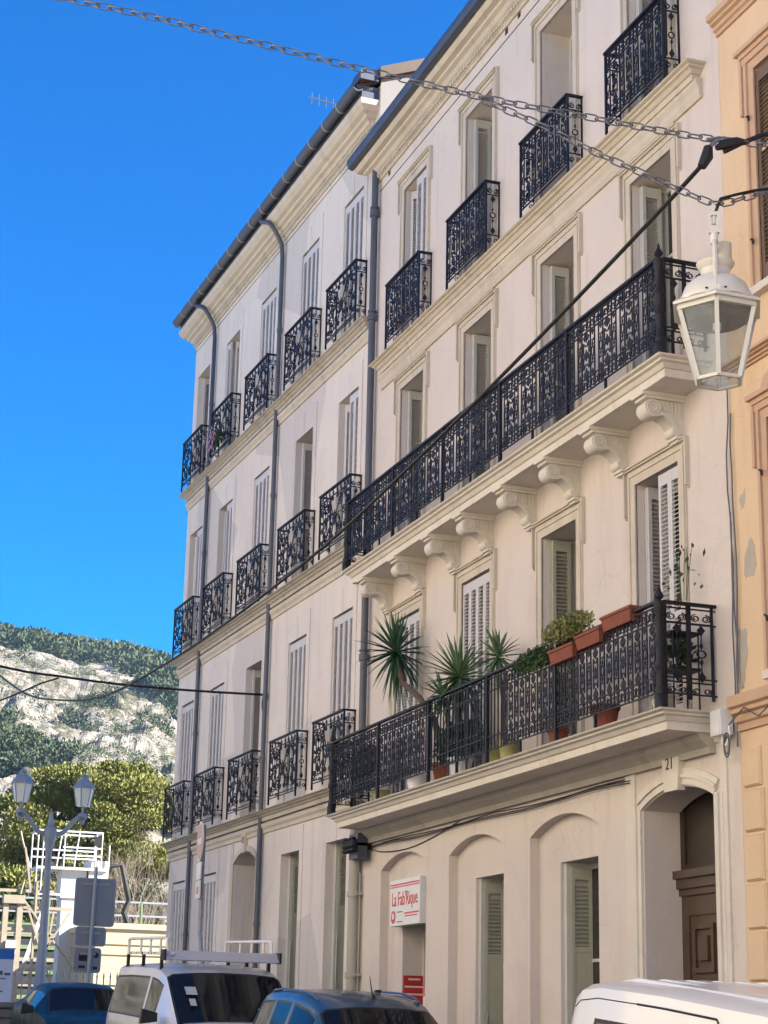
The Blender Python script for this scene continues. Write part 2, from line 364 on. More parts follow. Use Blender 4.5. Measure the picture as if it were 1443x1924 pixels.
for j in range(len(py)-1):
    a, b = py[j], py[j+1]; za, zb = gz(a), gz(b)
    kb.add([(7.95,a,za-.1),(8.1,a,za-.1),(8.1,b,zb-.1),(7.95,b,zb-.1),(7.95,a,za+.135),(8.1,a,za+.135),(8.1,b,zb+.135),(7.95,b,zb+.135)],
           [(3,2,1,0),(4,5,6,7),(0,1,5,4),(1,2,6,5),(2,3,7,6),(3,0,4,7)])
kb.build('kerb', 'kerb', None, kind='structure')

# ------------------------------------------------------------------ facade helpers (local frame: x along the facade towards the camera, y into the building)
def arch_pts(xa, xb, zs, za, n=14):
    w = (xb-xa)/2; h = za-zs; R = (w*w+h*h)/(2*h); c = (xa+xb)/2; zc = za-R; a = math.asin(min(1, w/R))
    return [(c+R*sin(-a+2*a*k/n), zc+R*cos(-a+2*a*k/n)) for k in range(n+1)]
def wall_sheet(mb, x0, x1, z0, z1, rects=(), arches=(), y=0.0, depth=.5):
    """rects: (xa, xb, za, zb, depth); arches: (xa, xb, zbase, zspring, zapex, depth)"""
    holes = [(a, b, c, d) for a, b, c, d, *_ in rects]+[(a, b, zb, ap) for a, b, zb, sp, ap, dp in arches]
    xs = sorted({x0, x1, *[h[0] for h in holes], *[h[1] for h in holes]}); zs = sorted({z0, z1, *[h[2] for h in holes], *[h[3] for h in holes]})
    xs = [x for x in xs if x0 <= x <= x1]; zs = [z for z in zs if z0 <= z <= z1]
    for i in range(len(xs)-1):
        for j in range(len(zs)-1):
            cx, cz = (xs[i]+xs[i+1])/2, (zs[j]+zs[j+1])/2
            if any(h[0] < cx < h[1] and h[2] < cz < h[3] for h in holes): continue
            mb.add([(xs[i],y,zs[j]),(xs[i+1],y,zs[j]),(xs[i+1],y,zs[j+1]),(xs[i],y,zs[j+1])], [(0,1,2,3)])
    for xa, xb, za, zb, *dp in rects:
        e = y+(dp[0] if dp else depth)
        for p, q in (((xa,za),(xa,zb)),((xa,zb),(xb,zb)),((xb,zb),(xb,za)),((xb,za),(xa,za))):
            mb.add([(p[0],y,p[1]),(q[0],y,q[1]),(q[0],e,q[1]),(p[0],e,p[1])], [(0,1,2,3)])
    for xa, xb, zb, sp, ap, dp in arches:
        pts = arch_pts(xa, xb, sp, ap); e = y+dp
        for k in range(len(pts)-1):
            p, q = pts[k], pts[k+1]
            mb.add([(p[0],y,p[1]),(q[0],y,q[1]),(q[0],y,ap),(p[0],y,ap)], [(0,1,2,3)])
        path = [(xa, zb)]+pts+[(xb, zb)]
        for k in range(len(path)-1):
            p, q = path[k], path[k+1]
            mb.add([(p[0],y,p[1]),(q[0],y,q[1]),(q[0],e,q[1]),(p[0],e,p[1])], [(0,1,2,3)])
def moulding(mb, x0, x1, prof, ends=(1, 1), base=0.0):
    """prof: (projection, z) from bottom to top, sweeping round three sides; ends say whether an end returns"""
    rings = []
    for p, z in prof:
        a = x0-(p-base)*ends[0]; b = x1+(p-base)*ends[1]
        rings.append([(a,.02,z),(a,-p,z),(b,-p,z),(b,.02,z)])
    o = len(mb.v)
    for r in rings: mb.v += r
    for i in range(len(rings)-1):
        for k in range(3): mb.f.append((o+i*4+k, o+i*4+k+1, o+i*4+k+5, o+i*4+k+4))
    mb.f.append((o,o+3,o+2,o+1)); e = o+(len(rings)-1)*4; mb.f.append((e,e+1,e+2,e+3))

# shutters: leaf frame and slats, shared between all leaves of one size
LEAF = {}
def leaf_meshes(w, h, mat, solid=0.0):
    key = (round(w,3), round(h,2), mat, solid)
    if key in LEAF: return LEAF[key]
    st = .042; f = MB()
    f.box(0, st, -.018, .018, 0, h); f.box(w-st, w, -.018, .018, 0, h)
    f.box(st, w-st, -.016, .016, h-.13, h); f.box(st, w-st, -.016, .016, 0, .18)
    lo = .18
    if solid:
        f.box(st, w-st, -.008, .008, .18, solid); f.box(st, w-st, -.016, .016, solid, solid+.06); lo = solid+.06
    else:
        f.box(st, w-st, -.016, .016, h*.40, h*.40+.07)
    s = MB(); z = lo+.012
    while z < h-.16:
        if solid or not (h*.40-.03 < z < h*.40+.075):
            s.add([(st-.004,-.017,z),(w-st+.004,-.017,z),(w-st+.004,.013,z+.014),(st-.004,.013,z+.014),(st-.004,-.017,z+.007),(w-st+.004,-.017,z+.007),(w-st+.004,.013,z+.021),(st-.004,.013,z+.021)],
                  [(3,2,1,0),(4,5,6,7),(0,1,5,4),(1,2,6,5),(2,3,7,6),(3,0,4,7)])
        z += .047
    LEAF[key] = (f.mesh('shutter_leaf', mat), s.mesh('louvre_slats', mat)); return LEAF[key]
def leaf_obj(parent, x, y, z, rot, w, h, mat, solid=0.0):
    a, b = leaf_meshes(w, h, mat, solid)
    o = put('shutter_leaf', a, parent, (x, y, z), (0, 0, rot)); put('louvre_slats', b, o, kind='stuff'); return o
def window(parent, xa, xb, z0, z1, state, mat='shutter', depth=.46, solid=0.0, n=4):
    w = (xb-xa); f = MB(); d = depth
    f.box(xa, xa+.06, d-.05, d, z0, z1); f.box(xb-.06, xb, d-.05, d, z0, z1); f.box(xa+.06, xb-.06, d-.05, d, z1-.07, z1); f.box(xa+.06, xb-.06, d-.05, d, z0, z0+.1)
    cx = (xa+xb)/2; f.box(cx-.05, cx+.05, d-.055, d-.005, z0+.1, z1-.07)
    for zz in (.36, .68): f.box(xa+.06, cx-.05, d-.04, d-.01, z0+(z1-z0)*zz, z0+(z1-z0)*zz+.035); f.box(cx+.05, xb-.06, d-.04, d-.01, z0+(z1-z0)*zz, z0+(z1-z0)*zz+.035)
    wo = f.build('window', 'shutter_grey', parent)
    MB().box(xa+.05, xb-.05, d-.02, d-.012, z0+.09, z1-.06).build('pane', 'pane', wo)
    MB().box(xa, xb, d+.02, d+.04, z0, z1).build('curtain', 'curtain', wo)
    lw = w/n-.004; h = z1-z0-.05; zb = z0+.02
    L = lambda x, y, r: leaf_obj(parent, x, y, zb, r, lw, h, mat, solid)
    if state == 'closed':
        for i in range(n): L(xa+i*w/n+.002, .03, 0)
    elif state == 'right':          # right half closed, left half folded into the reveal
        for i in (n//2, n//2+1): L(xa+i*w/n+.002, .03, 0)
        L(xa+.028, .10, pi/2); L(xa+.072, .10, pi/2)
    elif state == 'ajar':           # left pair stands half open, right pair closed
        for i in (n//2, n//2+1): L(xa+i*w/n+.002, .03, 0)
        L(xa+.03, .10, radians(38)); L(xa+.028+lw*cos(radians(38)), .10+lw*sin(radians(38)), radians(-20))
    elif state == 'third':          # one leaf left closed, the others folded back
        L(xa+.002, .03, 0); L(xa+w/n+.03, .10, radians(70)); L(xb-.03, .10, pi/2); L(xb-.075, .10, pi/2)
    elif state == 'folded':
        L(xa+.03, .10, pi/2); L(xa+.075, .10, pi/2); L(xb-.03, .10, pi/2); L(xb-.075, .10, pi/2)
    elif state == 'folded_wide':
        L(xa+.03, .05, pi/2); L(xa+.075, .05, pi/2); L(xb-.03, .05, pi/2); L(xb-.075, .05, pi/2)
    return wo
def surround_moulded(parent, xa, xb, z0, z1):
    m = MB(); t = .0
    for s, x in ((-1, xa), (1, xb)):
        e = lambda a, b, y, zl, zh: m.box(x+s*a, x+s*b, -y, .01, zl, zh)
        e(.0, .10, .02, z0, z1); e(.10, .135, .035, z0, z1+.1); e(.135, .15, .018, z0, z1+.1)
        e(.185, .215, .05, z1-.32, z1+.21); e(.195, .21, .03, z1-.35, z1-.32)
    m.box(xa-.10, xb+.10, -.0205, .01, z1, z1+.10); m.box(xa-.135, xb+.135, -.0355, .01, z1+.10, z1+.135)
    m.box(xa-.15, xb+.15, -.025, .01, z1+.135, z1+.17); m.box(xa-.186, xb+.186, -.055, .01, z1+.17, z1+.19); m.box(xa-.186, xb+.186, -.075, .01, z1+.19, z1+.213)
    return m.build('window_surround', 'stone_trim', parent)
def surround_plain(parent, xa, xb, z0, z1):
    m = MB(); c = (xa+xb)/2; g = .009
    m.box(xa-.17, xa-.003, -.014, .01, z0, z1+.40); m.box(xb+.003, xb+.17, -.014, .01, z0, z1+.40)
    m.box(xa-.003, c-g, -.0145, .01, z1, z1+.40); m.box(c+g, xb+.003, -.0145, .01, z1, z1+.40)
    return m.build('window_surround', 'plaster_left', parent)

# ------------------------------------------------------------------ ironwork
def band(mb, x0, x1, z0, z1, t=.012):
    h = z1-z0; c = (z0+z1)/2; n = max(1, round((x1-x0)/.155)); w = (x1-x0)/n
    for i in range(n):
        a = x0+i*w
        mb.ribbon(spiral(a+w*.28, c, h*.40, h*.10, pi*.5, 1.4, 12, -1), .011, t)
        mb.ribbon(spiral(a+w*.72, c, h*.40, h*.10, pi*.5, 1.4, 12, 1), .011, t)
        mb.prism(leaf(a+w*.5, c, w*.2, h*.9), -t/2, t/2); mb.prism(leaf(a+.004, c, w*.16, h*.6, -1), -t/2, t/2)
def oval_col(mb, x, z0, z1, t=.011):
    c = (z0+z1)/2; h = z1-z0
    mb.ribbon(oval(x, c, .03, h*.105), .010, t, True)
    for s in (1, -1):
        mb.prism(leaf(x, c+s*h*.16, .03, h*.12, s), -t/2, t/2)
        mb.ribbon([(x-.045, c+s*h*.27), (x, c+s*h*.235), (x+.045, c+s*h*.27)], .014, t)
        mb.prism(leaf(x, c+s*h*.43, .05, h*.14, -s), -t/2, t/2)
def leaf_col(mb, x, z0, z1, w=.09, t=.012):
    c = (z0+z1)/2; h = z1-z0
    for k, up in ((-.40, 1), (0, 1), (.40, -1)):
        mb.prism(leaf(x, c+k*h, w*1.15, h*.2, up), -t/2, t/2); mb.box(x-.006, x+.006, -t/2, t/2, c+k*h-h*.12, c+k*h+h*.12)
        mb.prism(leaf(x-w*.33, c+k*h-.01, w*.42, h*.13, up), -t*.4, t*.4); mb.prism(leaf(x+w*.33, c+k*h-.01, w*.42, h*.13, up), -t*.4, t*.4)
    for s in (1, -1):
        mb.ribbon([(x-w*.5, c+s*h*.29), (x-w*.15, c+s*h*.2), (x+w*.15, c+s*h*.2), (x+w*.5, c+s*h*.29)], .014, t)
        mb.box(x-w*.5-.005, x-w*.5+.005, -t/2, t/2, c+s*h*.03, c+s*h*.29); mb.box(x+w*.5-.005, x+w*.5+.005, -t/2, t/2, c+s*h*.03, c+s*h*.29)
def rods(mb, xs, z0, z1, w=.012):
    for x in xs: mb.box(x-w/2, x+w/2, -w/2, w/2, z0, z1)
H = .93
def motif(kind, sc=1.0):
    m = MB(); b0, b1, b2, b3 = .05, .205, .745, .895
    if kind == 'low':
        W = .31*sc; rods(m, (0, .095*sc), b0, b3, .014); oval_col(m, .0475*sc, b1, b2); leaf_col(m, .2025*sc, b1, b2, .10*sc)
    else:
        W = .51*sc; rods(m, (0, .10*sc, .20*sc, .30*sc), b0, b3, .014); oval_col(m, .05*sc, b1, b2); oval_col(m, .25*sc, b1, b2); leaf_col(m, .405*sc, b1, b2, .13*sc)
    band(m, 0, W, b0, b1); band(m, 0, W, b2, b3)
    return m.mesh('baluster_panel', 'iron'), W
MOT = {k: motif(k) for k in ('low', 'long')}; MOT['small'] = motif('low', 1.0)
def rails(mb, x0, x1, z0, y=0.0, top=.045):
    mb.box(x0, x1, y-.03, y+.03, z0+H, z0+H+top*.6)
    for z in (.05, .205, .745, .895): mb.box(x0, x1, y-.008, y+.008, z0+z-.007, z0+z+.007)
def side_panel_mesh(w, h=.93):
    m = MB(); t = .012; c = w/2
    m.box(0, .016, -.008, .008, 0, h); m.box(w-.02, w, -.01, .01, 0, h)
    for s in (-1, 1):
        m.ribbon(spiral(c+s*w*.22, h*.87, w*.2, .012, pi/2, 1.5, 12, -s), .010, t); m.ribbon(spiral(c+s*w*.22, h*.09, w*.18, .012, -pi/2, 1.4, 12, s), .010, t)
    m.prism(leaf(c, h*.74, w*.34, h*.12, -1), -t/2, t/2); m.prism(leaf(c, h*.25, w*.34, h*.13), -t/2, t/2)
    m.ribbon(circle(c, h*.49, w*.18), .012, t, True); m.prism(leaf(c, h*.58, .03, .08), -t/2, t/2); m.prism(leaf(c, h*.40, .03, .08, -1), -t/2, t/2)
    m.box(0, w, -.006, .006, h*.80, h*.815); m.box(0, w, -.006, .006, h*.17, h*.185)
    m.box(c-.004, c+.004, -.004, .004, h*.31, h*.40); m.box(c-.004, c+.004, -.004, .004, h*.58, h*.72)
    return m.mesh('side_panel', 'iron')
SIDE = side_panel_mesh(.2)
def scroll_front(w, h=.95):
    """cast panel with a central rosette, branching scrolls and leaves"""
    m = MB(); t = .014; rnd = random.Random(4); c = w/2
    m.box(0, .02, -.012, .012, 0, h); m.box(w-.02, w, -.012, .012, 0, h)
    m.box(0, w, -.008, .008, .03, .045); m.box(0, w, -.008, .008, h-.12, h-.105)
    m.ribbon(circle(c, h*.47, .085, 16), .014, t, True); m.prism(circle(c, h*.47, .045, 10), -.014, .014)
    for k in range(8):
        a = k*pi/4; m.prism([(c+.06*cos(a-.35), h*.47+.06*sin(a-.35)), (c+.135*cos(a), h*.47+.135*sin(a)), (c+.06*cos(a+.35), h*.47+.06*sin(a+.35))], -t/2, t/2)
    for s in (-1, 1):
        X = lambda u: c+s*u
        for (u, v, r, a0, tn, sg) in ((.24, .66, .095, 0, 1.5, 1), (.24, .27, .095, 0, 1.5, -1), (.43, .50, .085, pi, 1.4, 1), (.46, .74, .07, -pi/2, 1.4, 1), (.46, .23, .07, pi/2, 1.4, -1),
                                      (.60, .62, .055, 0, 1.3, 1), (.60, .36, .055, 0, 1.3, -1), (.12, .80, .05, pi, 1.3, 1), (.10, .14, .05, pi, 1.3, -1), (.60, .13, .05, 0, 1.3, 1)):
            p = spiral(0, 0, r, .015, a0, tn, 13, sg); m.ribbon([(X(u+q[0]), v*h/.95+q[1]) for q in p], .012, t)
        for pts in ([(.08, .44), (.2, .50), (.34, .46), (.5, .38), (.68, .44)], [(.08, .52), (.15, .62), (.3, .80), (.5, .82), (.68, .70)], [(.05, .36), (.14, .18), (.32, .12), (.5, .10), (.68, .2)], [(.34, .12), (.36, .4), (.33, .6), (.37, .82)], [(.54, .1), (.53, .4), (.55, .6), (.53, .8)]):
            m.ribbon([(X(u), v) for u, v in pts], .011, t)
        for k in range(17):
            u, v = rnd.uniform(.1, .66), rnd.uniform(.09, .78); a = rnd.uniform(0, 2*pi); L = rnd.uniform(.05, .10)
            q = [(0, -L*.5), (L*.33, -L*.05), (L*.14, L*.1), (0, L*.55), (-L*.14, L*.1), (-L*.33, -L*.05)]
            m.prism([(X(u+x*cos(a)-y*sin(a)), v+x*sin(a)+y*cos(a)) for x, y in q], -t*.6, t*.6)
        for k in range(4): m.prism(leaf(X(.1+k*.165), h-.06, .07, .085, 1), -t/2, t/2)
    return m.mesh('scroll_panel', 'iron')
FRONT_L = scroll_front(1.42)
SIDE_L = side_panel_mesh(.185, .95)
def small_balcony(parent, cx, w, z0, out, style):
    """window railing: rails and feet, with its front and two side castings as sub-parts"""
    m = MB(); xa, xb = cx-w/2, cx+w/2; hh = H if style == 'right' else .95
    m.box(xa-.015, xb+.015, -out-.028, -out+.022, z0+hh, z0+hh+.028)
    for x in (xa, xb): m.box(x-.022, x+.022, -out+.022, .0, z0+hh, z0+hh+.027)
    for x in (xa, xb): m.box(x-.014, x+.014, -out-.014, -out+.014, z0-.10, z0+hh)
    m.box(xa, xb, -out-.008, -out+.008, z0-.012, z0+.002)
    if style == 'right':
        for z in (.05, .205, .745, .895): m.box(xa+.014, xb-.014, -out-.007, -out+.007, z0+z-.006, z0+z+.006)
    rail = m.build('balcony_railing', 'iron', parent)
    if style == 'right':
        me, W = MOT['small']; n = 4; s = w/(n*W)
        for k in range(n): put('baluster_panel', me, rail, (xa+k*W*s, -out, z0), None, (s, 1, 1))
    else:
        put('scroll_panel', FRONT_L, rail, (xa, -out, z0), None, (w/1.42, 1, 1))
    sd = SIDE if style == 'right' else SIDE_L; wd = .2 if style == 'right' else .185
    for x in (xa, xb): put('side_panel', sd, rail, (x, -out, z0), (0, 0, pi/2), (out/wd, 1, 1))
    return rail
def post_mesh(h=1.0):
    m = MB(); m.lathe([(.065, -.02), (.065, .10), (.05, .12), (.058, .17), (.042, .20), (.042, .36), (.056, .38), (.056, .42), (.042, .45), (.046, .60), (.056, .62), (.05, .66), (.040, .70), (.040, h-.1), (.056, h-.07), (.056, h+.02)], n=12)
    m.lathe([(.03, h+.02), (.022, h+.05), (.045, h+.075), (.045, h+.10), (.02, h+.14), (.006, h+.20)], n=10)
    return m.mesh('corner_post', 'iron', True)
POST = post_mesh()
def long_railing(parent, xa, xb, z0, out, kind, skip=None):
    m = MB(); rails(m, xa, xb, z0, -out)
    for x in (xa, xb):
        m.box(x-.03, x+.03, -out+.03, -.0, z0+H, z0+H+.027)
        for z in (.05, .205, .745, .895): m.box(x-.008, x+.008, -out, 0, z0+z-.007, z0+z+.007)
    k = xa+2.0
    while k < xb-.6: m.box(k-.02, k+.02, -out-.02, -out+.02, z0-.11, z0+H); k += 1.9
    k = xa+1.05
    while k < xb-.3: m.box(k-.014, k+.014, -out-.014, -out+.014, z0-.11, z0+.05); k += 1.9
    rail = m.build('balcony_railing', 'iron', parent)
    me, W = MOT[kind]; n = round((xb-xa-.1)/W); s = (xb-xa-.1)/(n*W)
    for k in range(n):
        x = xa+.05+k*W*s
        if skip and skip[0] < x < skip[1]: continue
        put('baluster_panel', me, rail, (x, -out, z0), None, (s, 1, 1))
    for x in (xa, xb):
        put('corner_post', POST, rail, (x, -out, z0-.09))
        for k in range(2): put('end_panel', SIDE, rail, (x, -out+.05+k*(out-.08)/2, z0), (0, 0, pi/2), ((out-.08)/2/.2, 1, 1))
    return rail

# ------------------------------------------------------------------ building with the long balconies (number 21)
JX, JY = 9.0, 25.965
RB = thing('apartment_building', 'cream four-storey building with two full-width iron balconies', 'building', (JX, JY, 0), -pi/2)
WR = 10.805
cols = [1.76, 4.285, 6.835, 9.275]; hw = .485
LV = [(4.70, 7.43), (8.30, 11.01), (11.70, 14.31)]
ops = [(c-hw, c+hw, a, b, .5) for c in cols for a, b in LV]
arcs = [(25.965-25.14, 25.965-23.34), (25.965-22.53, 25.965-20.75), (25.965-19.98, 25.965-18.18)]
A = [(a, b, -.5, 3.88, 4.07, .12) for a, b in arcs]
DX0, DX1 = 25.965-17.13, 25.965-15.66
A.append((DX0, DX1, -.5, 3.905, 4.06, .42))
m = MB(); wall_sheet(m, 0, WR, -.5, 15.0, ops, A)
m.add([(0,0,-.5),(0,11,-.5),(0,11,15.4),(0,0,15.4)], [(0,1,2,3)]); m.add([(WR,0,-.5),(WR,11,-.5),(WR,11,15.4),(WR,0,15.4)], [(0,1,2,3)])
m.add([(0,11,-.5),(WR,11,-.5),(WR,11,15.4),(0,11,15.4)], [(0,1,2,3)]); m.add([(0,0,15.0),(WR,0,15.0),(WR,0,15.4),(0,0,15.4)], [(0,1,2,3)])
m.build('wall', 'plaster_right', RB)
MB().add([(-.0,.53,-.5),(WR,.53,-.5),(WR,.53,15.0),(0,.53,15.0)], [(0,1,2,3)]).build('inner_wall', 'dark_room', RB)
# blind arches with the shop door and the two tall shuttered doors
DO = [(25.965-24.53, 25.965-23.50, 3.25), (25.965-21.90, 25.965-20.94, 3.555), (25.965-19.40, 25.965-18.43, 3.555)]
for (a, b), (da, db, dz) in zip(arcs, DO):
    m = MB(); wall_sheet(m, a, b, -.5, 4.07, [(da, db, -.5, dz, .36)], y=.12); m.build('arch_panel', 'plaster_right', RB)
for (da, db, dz) in DO[1:]:
    window(RB, da, db, .12, dz, 'none', 'shutter_green', .47)
    m = MB(); m.box(da, da+.07, .16, .47, .12, dz); m.box(db-.05, db, .2, .47, .12, dz); m.build('door_frame', 'shutter_grey', RB)
    for x, r in ((da+.10, radians(82)), (db-.09, radians(98))): leaf_obj(RB, x, .2, .14, r, .25, dz-.2, 'shutter_green', 2.42)
    m = MB(); m.tube([(da+.12, .24, 1.9), (da+.15, .22, 1.86), (da+.15, .22, 1.45), (da+.12, .24, 1.4)], .008, 6); m.build('door_bolt', 'shutter_green', RB, True)
da, db, dz = DO[0]
m = MB(); m.box(da, da+.05, .42, .47, 0, dz); m.box(db-.05, db, .42, .47, 0, dz); m.box(da+.05, db-.05, .42, .47, 0, 2.1); m.build('shop_door', 'shutter_grey', RB)
MB().box(da, db, .5, .52, 0, dz).build('shop_pane', 'pane', RB)
m = MB(); m.box(da+.012, da+.03, .14, .46, 1.5, 1.56)
m.build('door_rail', 'iron', RB)
# entrance: moulded arch, keystone, number and panelled door
m = MB(); wall = .025
pts = arch_pts(DX0-.02, DX1+.02, 3.905, 4.075, 18)
for k in range(len(pts)-1):
    for off, w, p in ((0, .07, .03), (.07, .035, .05), (.105, .06, .028)):
        c = (DX0+DX1)/2; q = []
        for P in (pts[k], pts[k+1]):
            d = Vector((P[0]-c, (P[1]-2.6))).normalized(); q.append((P[0]+d.x*off, P[1]+d.y*off)); q.append((P[0]+d.x*(off+w), P[1]+d.y*(off+w)))
        m.prism([q[0], q[2], q[3], q[1]], -p, .01)
for s, x in ((-1, DX0), (1, DX1)):
    for off, w, p in ((0, .07, .03), (.07, .035, .05), (.105, .06, .028)): m.box(x+s*(off+.02), x+s*(off+w+.02), -p, .01, -.4, 3.92)
m.build('door_surround', 'stone_white', RB)
kx = (DX0+DX1)/2-.02
m = MB(); m.prism([(kx-.13, 4.02), (kx+.15, 4.02), (kx+.19, 4.44), (kx-.17, 4.44)], -.075, .01); m.box(DX0-.25, DX1+.25, -.02, .01, 4.40, 4.50)
ks = m.build('keystone', 'stone_white', RB)
def text_mesh(body, size, mat, name, ext=.002):
    cu = bpy.data.curves.new(name, 'FONT'); cu.body = body; cu.size = size; cu.extrude = ext; cu.align_x = 'CENTER'; cu.align_y = 'CENTER'; cu.resolution_u = 3
    t = bpy.data.objects.new(name, cu); COL.objects.link(t); dg = bpy.context.evaluated_depsgraph_get()
    me = bpy.data.meshes.new_from_object(t.evaluated_get(dg)); bpy.data.objects.remove(t); me.materials.clear(); me.materials.append(M[mat]); return me
put('house_number', text_mesh('21', .17, 'engraved', 'house_number'), ks, (kx, -.079, 4.29), (pi/2, 0, 0))
m = MB(); y0 = .42
m.box(DX0, DX0+.14, y0, y0+.08, 0, 3.05); m.box(DX1-.14, DX1, y0, y0+.08, 0, 3.05); m.box(DX0+.14, DX1-.14, y0, y0+.08, 2.85, 3.05)
cx = (DX0+DX1)/2
for a, b in ((DX0+.14, cx), (cx, DX1-.14)):
    m.box(a+.005, b-.005, y0+.02, y0+.07, .12, 2.85)
dr = m.build('entrance_door', 'wood', RB)
for a, b in ((DX0+.14, cx), (cx, DX1-.14)):
    p = MB(); u0, u1 = a+.09, b-.09
    def frame(z0, z1, w, yy, q=p):
        q.box(u0, u1, yy, y0+.022, z0, z0+w); q.box(u0, u1, yy, y0+.022, z1-w, z1); q.box(u0, u0+w, yy+.001, y0+.022, z0+w, z1-w); q.box(u1-w, u1, yy+.001, y0+.022, z0+w, z1-w)
    frame(2.28, 2.76, .05, y0-.012); p.box(u0+.11, u1-.11, y0-.018, y0+.022, 2.40, 2.64); frame(.3, .85, .05, y0-.012); p.box(u0+.1, u1-.1, y0-.012, y0+.022, .42, .73)
    frame(.98, 2.16, .055, y0-.015); p.box(u0-.03, u1+.03, y0-.03, y0+.022, 2.17, 2.20)
    pn = p.build('door_panel', 'wood', dr)
    g = MB(); g.box(u0+.05, u1-.05, y0+.005, y0+.015, 1.03, 2.1); g.build('door_glass', 'pane', dr)
    g = MB()
    for k in range(3):
        x = u0+.10+k*(u1-u0-.2)/2; g.box(x-.008, x+.008, y0-.012, y0+.002, 1.03, 2.1)
        for zz in (1.3, 1.6, 1.9): g.ribbon(spiral(x, zz, .04, .012, 0, 1.2, 8), .010, .01, y=y0-.006)
    g.build('door_grille', 'shutter_grey', dr)
m = MB(); m.box(DX0, DX1, y0-.03, y0+.06, 3.05, 3.12); m.box(DX0-.0, DX1, y0-.06, y0+.06, 3.12, 3.22); m.box(DX0, DX1, y0-.10, y0+.06, 3.22, 3.30); m.build('door_transom', 'wood', RB)
pts = arch_pts(DX0, DX1, 3.905, 4.06, 14)
m = MB(); m.prism([(DX0, 3.30)]+pts+[(DX1, 3.30)], y0+.03, y0+.05); tp = m.build('fanlight', 'wood_dark', RB)
m = MB(); m.box(DX0, DX0+.09, y0, y0+.03, 3.30, 3.92); m.box(DX1-.09, DX1, y0, y0+.03, 3.30, 3.92); m.box(cx-.04, cx+.04, y0, y0+.03, 3.30, 4.05); m.box(DX0+.09, DX1-.09, y0+.001, y0+.03, 3.30, 3.37); m.build('fanlight_frame', 'wood_dark', tp)
m = MB(); m.box(25.965-17.49, 25.965-17.28, -.022, .01, -.4, 4.4); m.box(25.965-15.52, 25.965-15.40, -.022, .01, -.4, 4.4); m.build('pilaster', 'stone_white', RB)

# windows
ST = {(0, 0): 'closed', (1, 0): 'closed', (2, 0): 'folded', (3, 0): 'right',
      (0, 1): 'folded', (1, 1): 'folded', (2, 1): 'folded', (3, 1): 'folded',
      (0, 2): 'ajar', (1, 2): 'folded', (2, 2): 'none', (3, 2): 'folded'}
for i, c in enumerate(cols):
    for j, (a, b) in enumerate(LV):
        mt = 'shutter' if ST[(i, j)] in ('closed', 'right', 'ajar') else ('shutter_green' if (j == 0) else 'shutter_grey')
        window(RB, c-hw, c+hw, a, b, ST[(i, j)], mt); surround_moulded(RB, c-hw, c+hw, a, b)
# cornice with dentils, groove line and gutter
m = MB(); moulding(m, 0.03, WR, [(.0, 14.98), (.035, 14.98), (.035, 15.02), (.06, 15.03), (.06, 15.10), (.10, 15.12), (.14, 15.17), (.20, 15.19), (.21, 15.225), (.29, 15.235), (.32, 15.27), (.34, 15.33), (.0, 15.335)], (1, 0)); m.build('cornice', 'stone_trim', RB)
m = MB(); k = .02
while k < WR-.05: m.box(k, k+.05, -.088, -.058, 15.035, 15.095); k += .085
m.build('dentils', 'stone_trim', RB, kind='stuff')
m = MB(); m.box(0.1, WR, -.006, .01, 14.80, 14.815); m.build('string_line', 'wood', RB)
m = MB(); prof = [(-.30, 15.34), (-.36, 15.30), (-.43, 15.33), (-.45, 15.40), (-.45, 15.47), (-.43, 15.48), (-.30, 15.42)]
m.prism([(a, z) for a, z in prof], -.32, WR+.3, 'x'); m.build('gutter', 'zinc', RB)
m = MB(); m.add([(-.3,-.40,15.43),(WR+.3,-.40,15.43),(WR+.3,5.5,17.6),(-.3+.33,5.5,17.6),(-.3,0,15.35),(WR+.3,11.3,15.4),(.0,11.3,15.4)], [(0,1,2,3),(3,2,5,6)]); m.build('roof', 'tile', RB)
for v in ((25.965-20.74, 14.96), (25.965-20.31, 14.98), (25.965-25.44, 14.98)):
    MB().box(v[0]-.045, v[0]+.045, -.004, .02, v[1]-.07, v[1]+.07).build('vent', 'wood_dark', RB)
# balcony slabs
def slab(parent, name, x0, x1, top, out, th, mat, ends=(1, 1), low=0.0):
    m = MB(); b = out-.14
    moulding(m, x0, x1, [(0, top-th-low), (b-.06, top-th-low), (b-.06, top-th), (b, top-th), (b, top-th*.58), (b+.02, top-th*.55), (b+.035, top-th*.45), (b+.05, top-th*.34), (b+.085, top-th*.27), (b+.09, top-th*.17), (b+.13, top-th*.10), (b+.14, top-th*.02), (b+.12, top), (0, top+.012)], ends, base=out-.0)
    return m.build(name, mat, parent)
slab(RB, 'balcony_slab', 25.965-25.58, 25.965-15.41, 11.66, .24, .17, 'stone_trim', (1, 1), .05)
m = MB(); moulding(m, .42, 25.965-15.5, [(0, 11.28), (.03, 11.28), (.05, 11.33), (.05, 11.40), (.08, 11.45), (.08, 11.5)], (0, 0)); m.build('slab_moulding', 'stone_trim', RB)
slab(RB, 'balcony_slab', 25.965-25.5, 25.965-15.45, 8.29, .62, .20, 'stone_white')
slab(RB, 'balcony_slab', 25.965-25.72, 25.965-15.45, 4.68, .68, .19, 'stone_white')
m = MB(); moulding(m, .30, 10.35, [(0, 4.30), (.06, 4.30), (.08, 4.36), (.16, 4.42), (.20, 4.49)], (0, 0)); m.build('slab_moulding', 'slab_dirty', RB)
for c in cols: small_balcony(RB, c+.02, 1.40, 11.80, .20, 'right')
long_railing(RB, 25.965-25.42, 25.965-15.53, 8.40, .555, 'long')
lr = long_railing(RB, 25.965-25.63, 25.965-15.56, 4.79, .615, 'low', (4.0, 6.6))
m = MB()
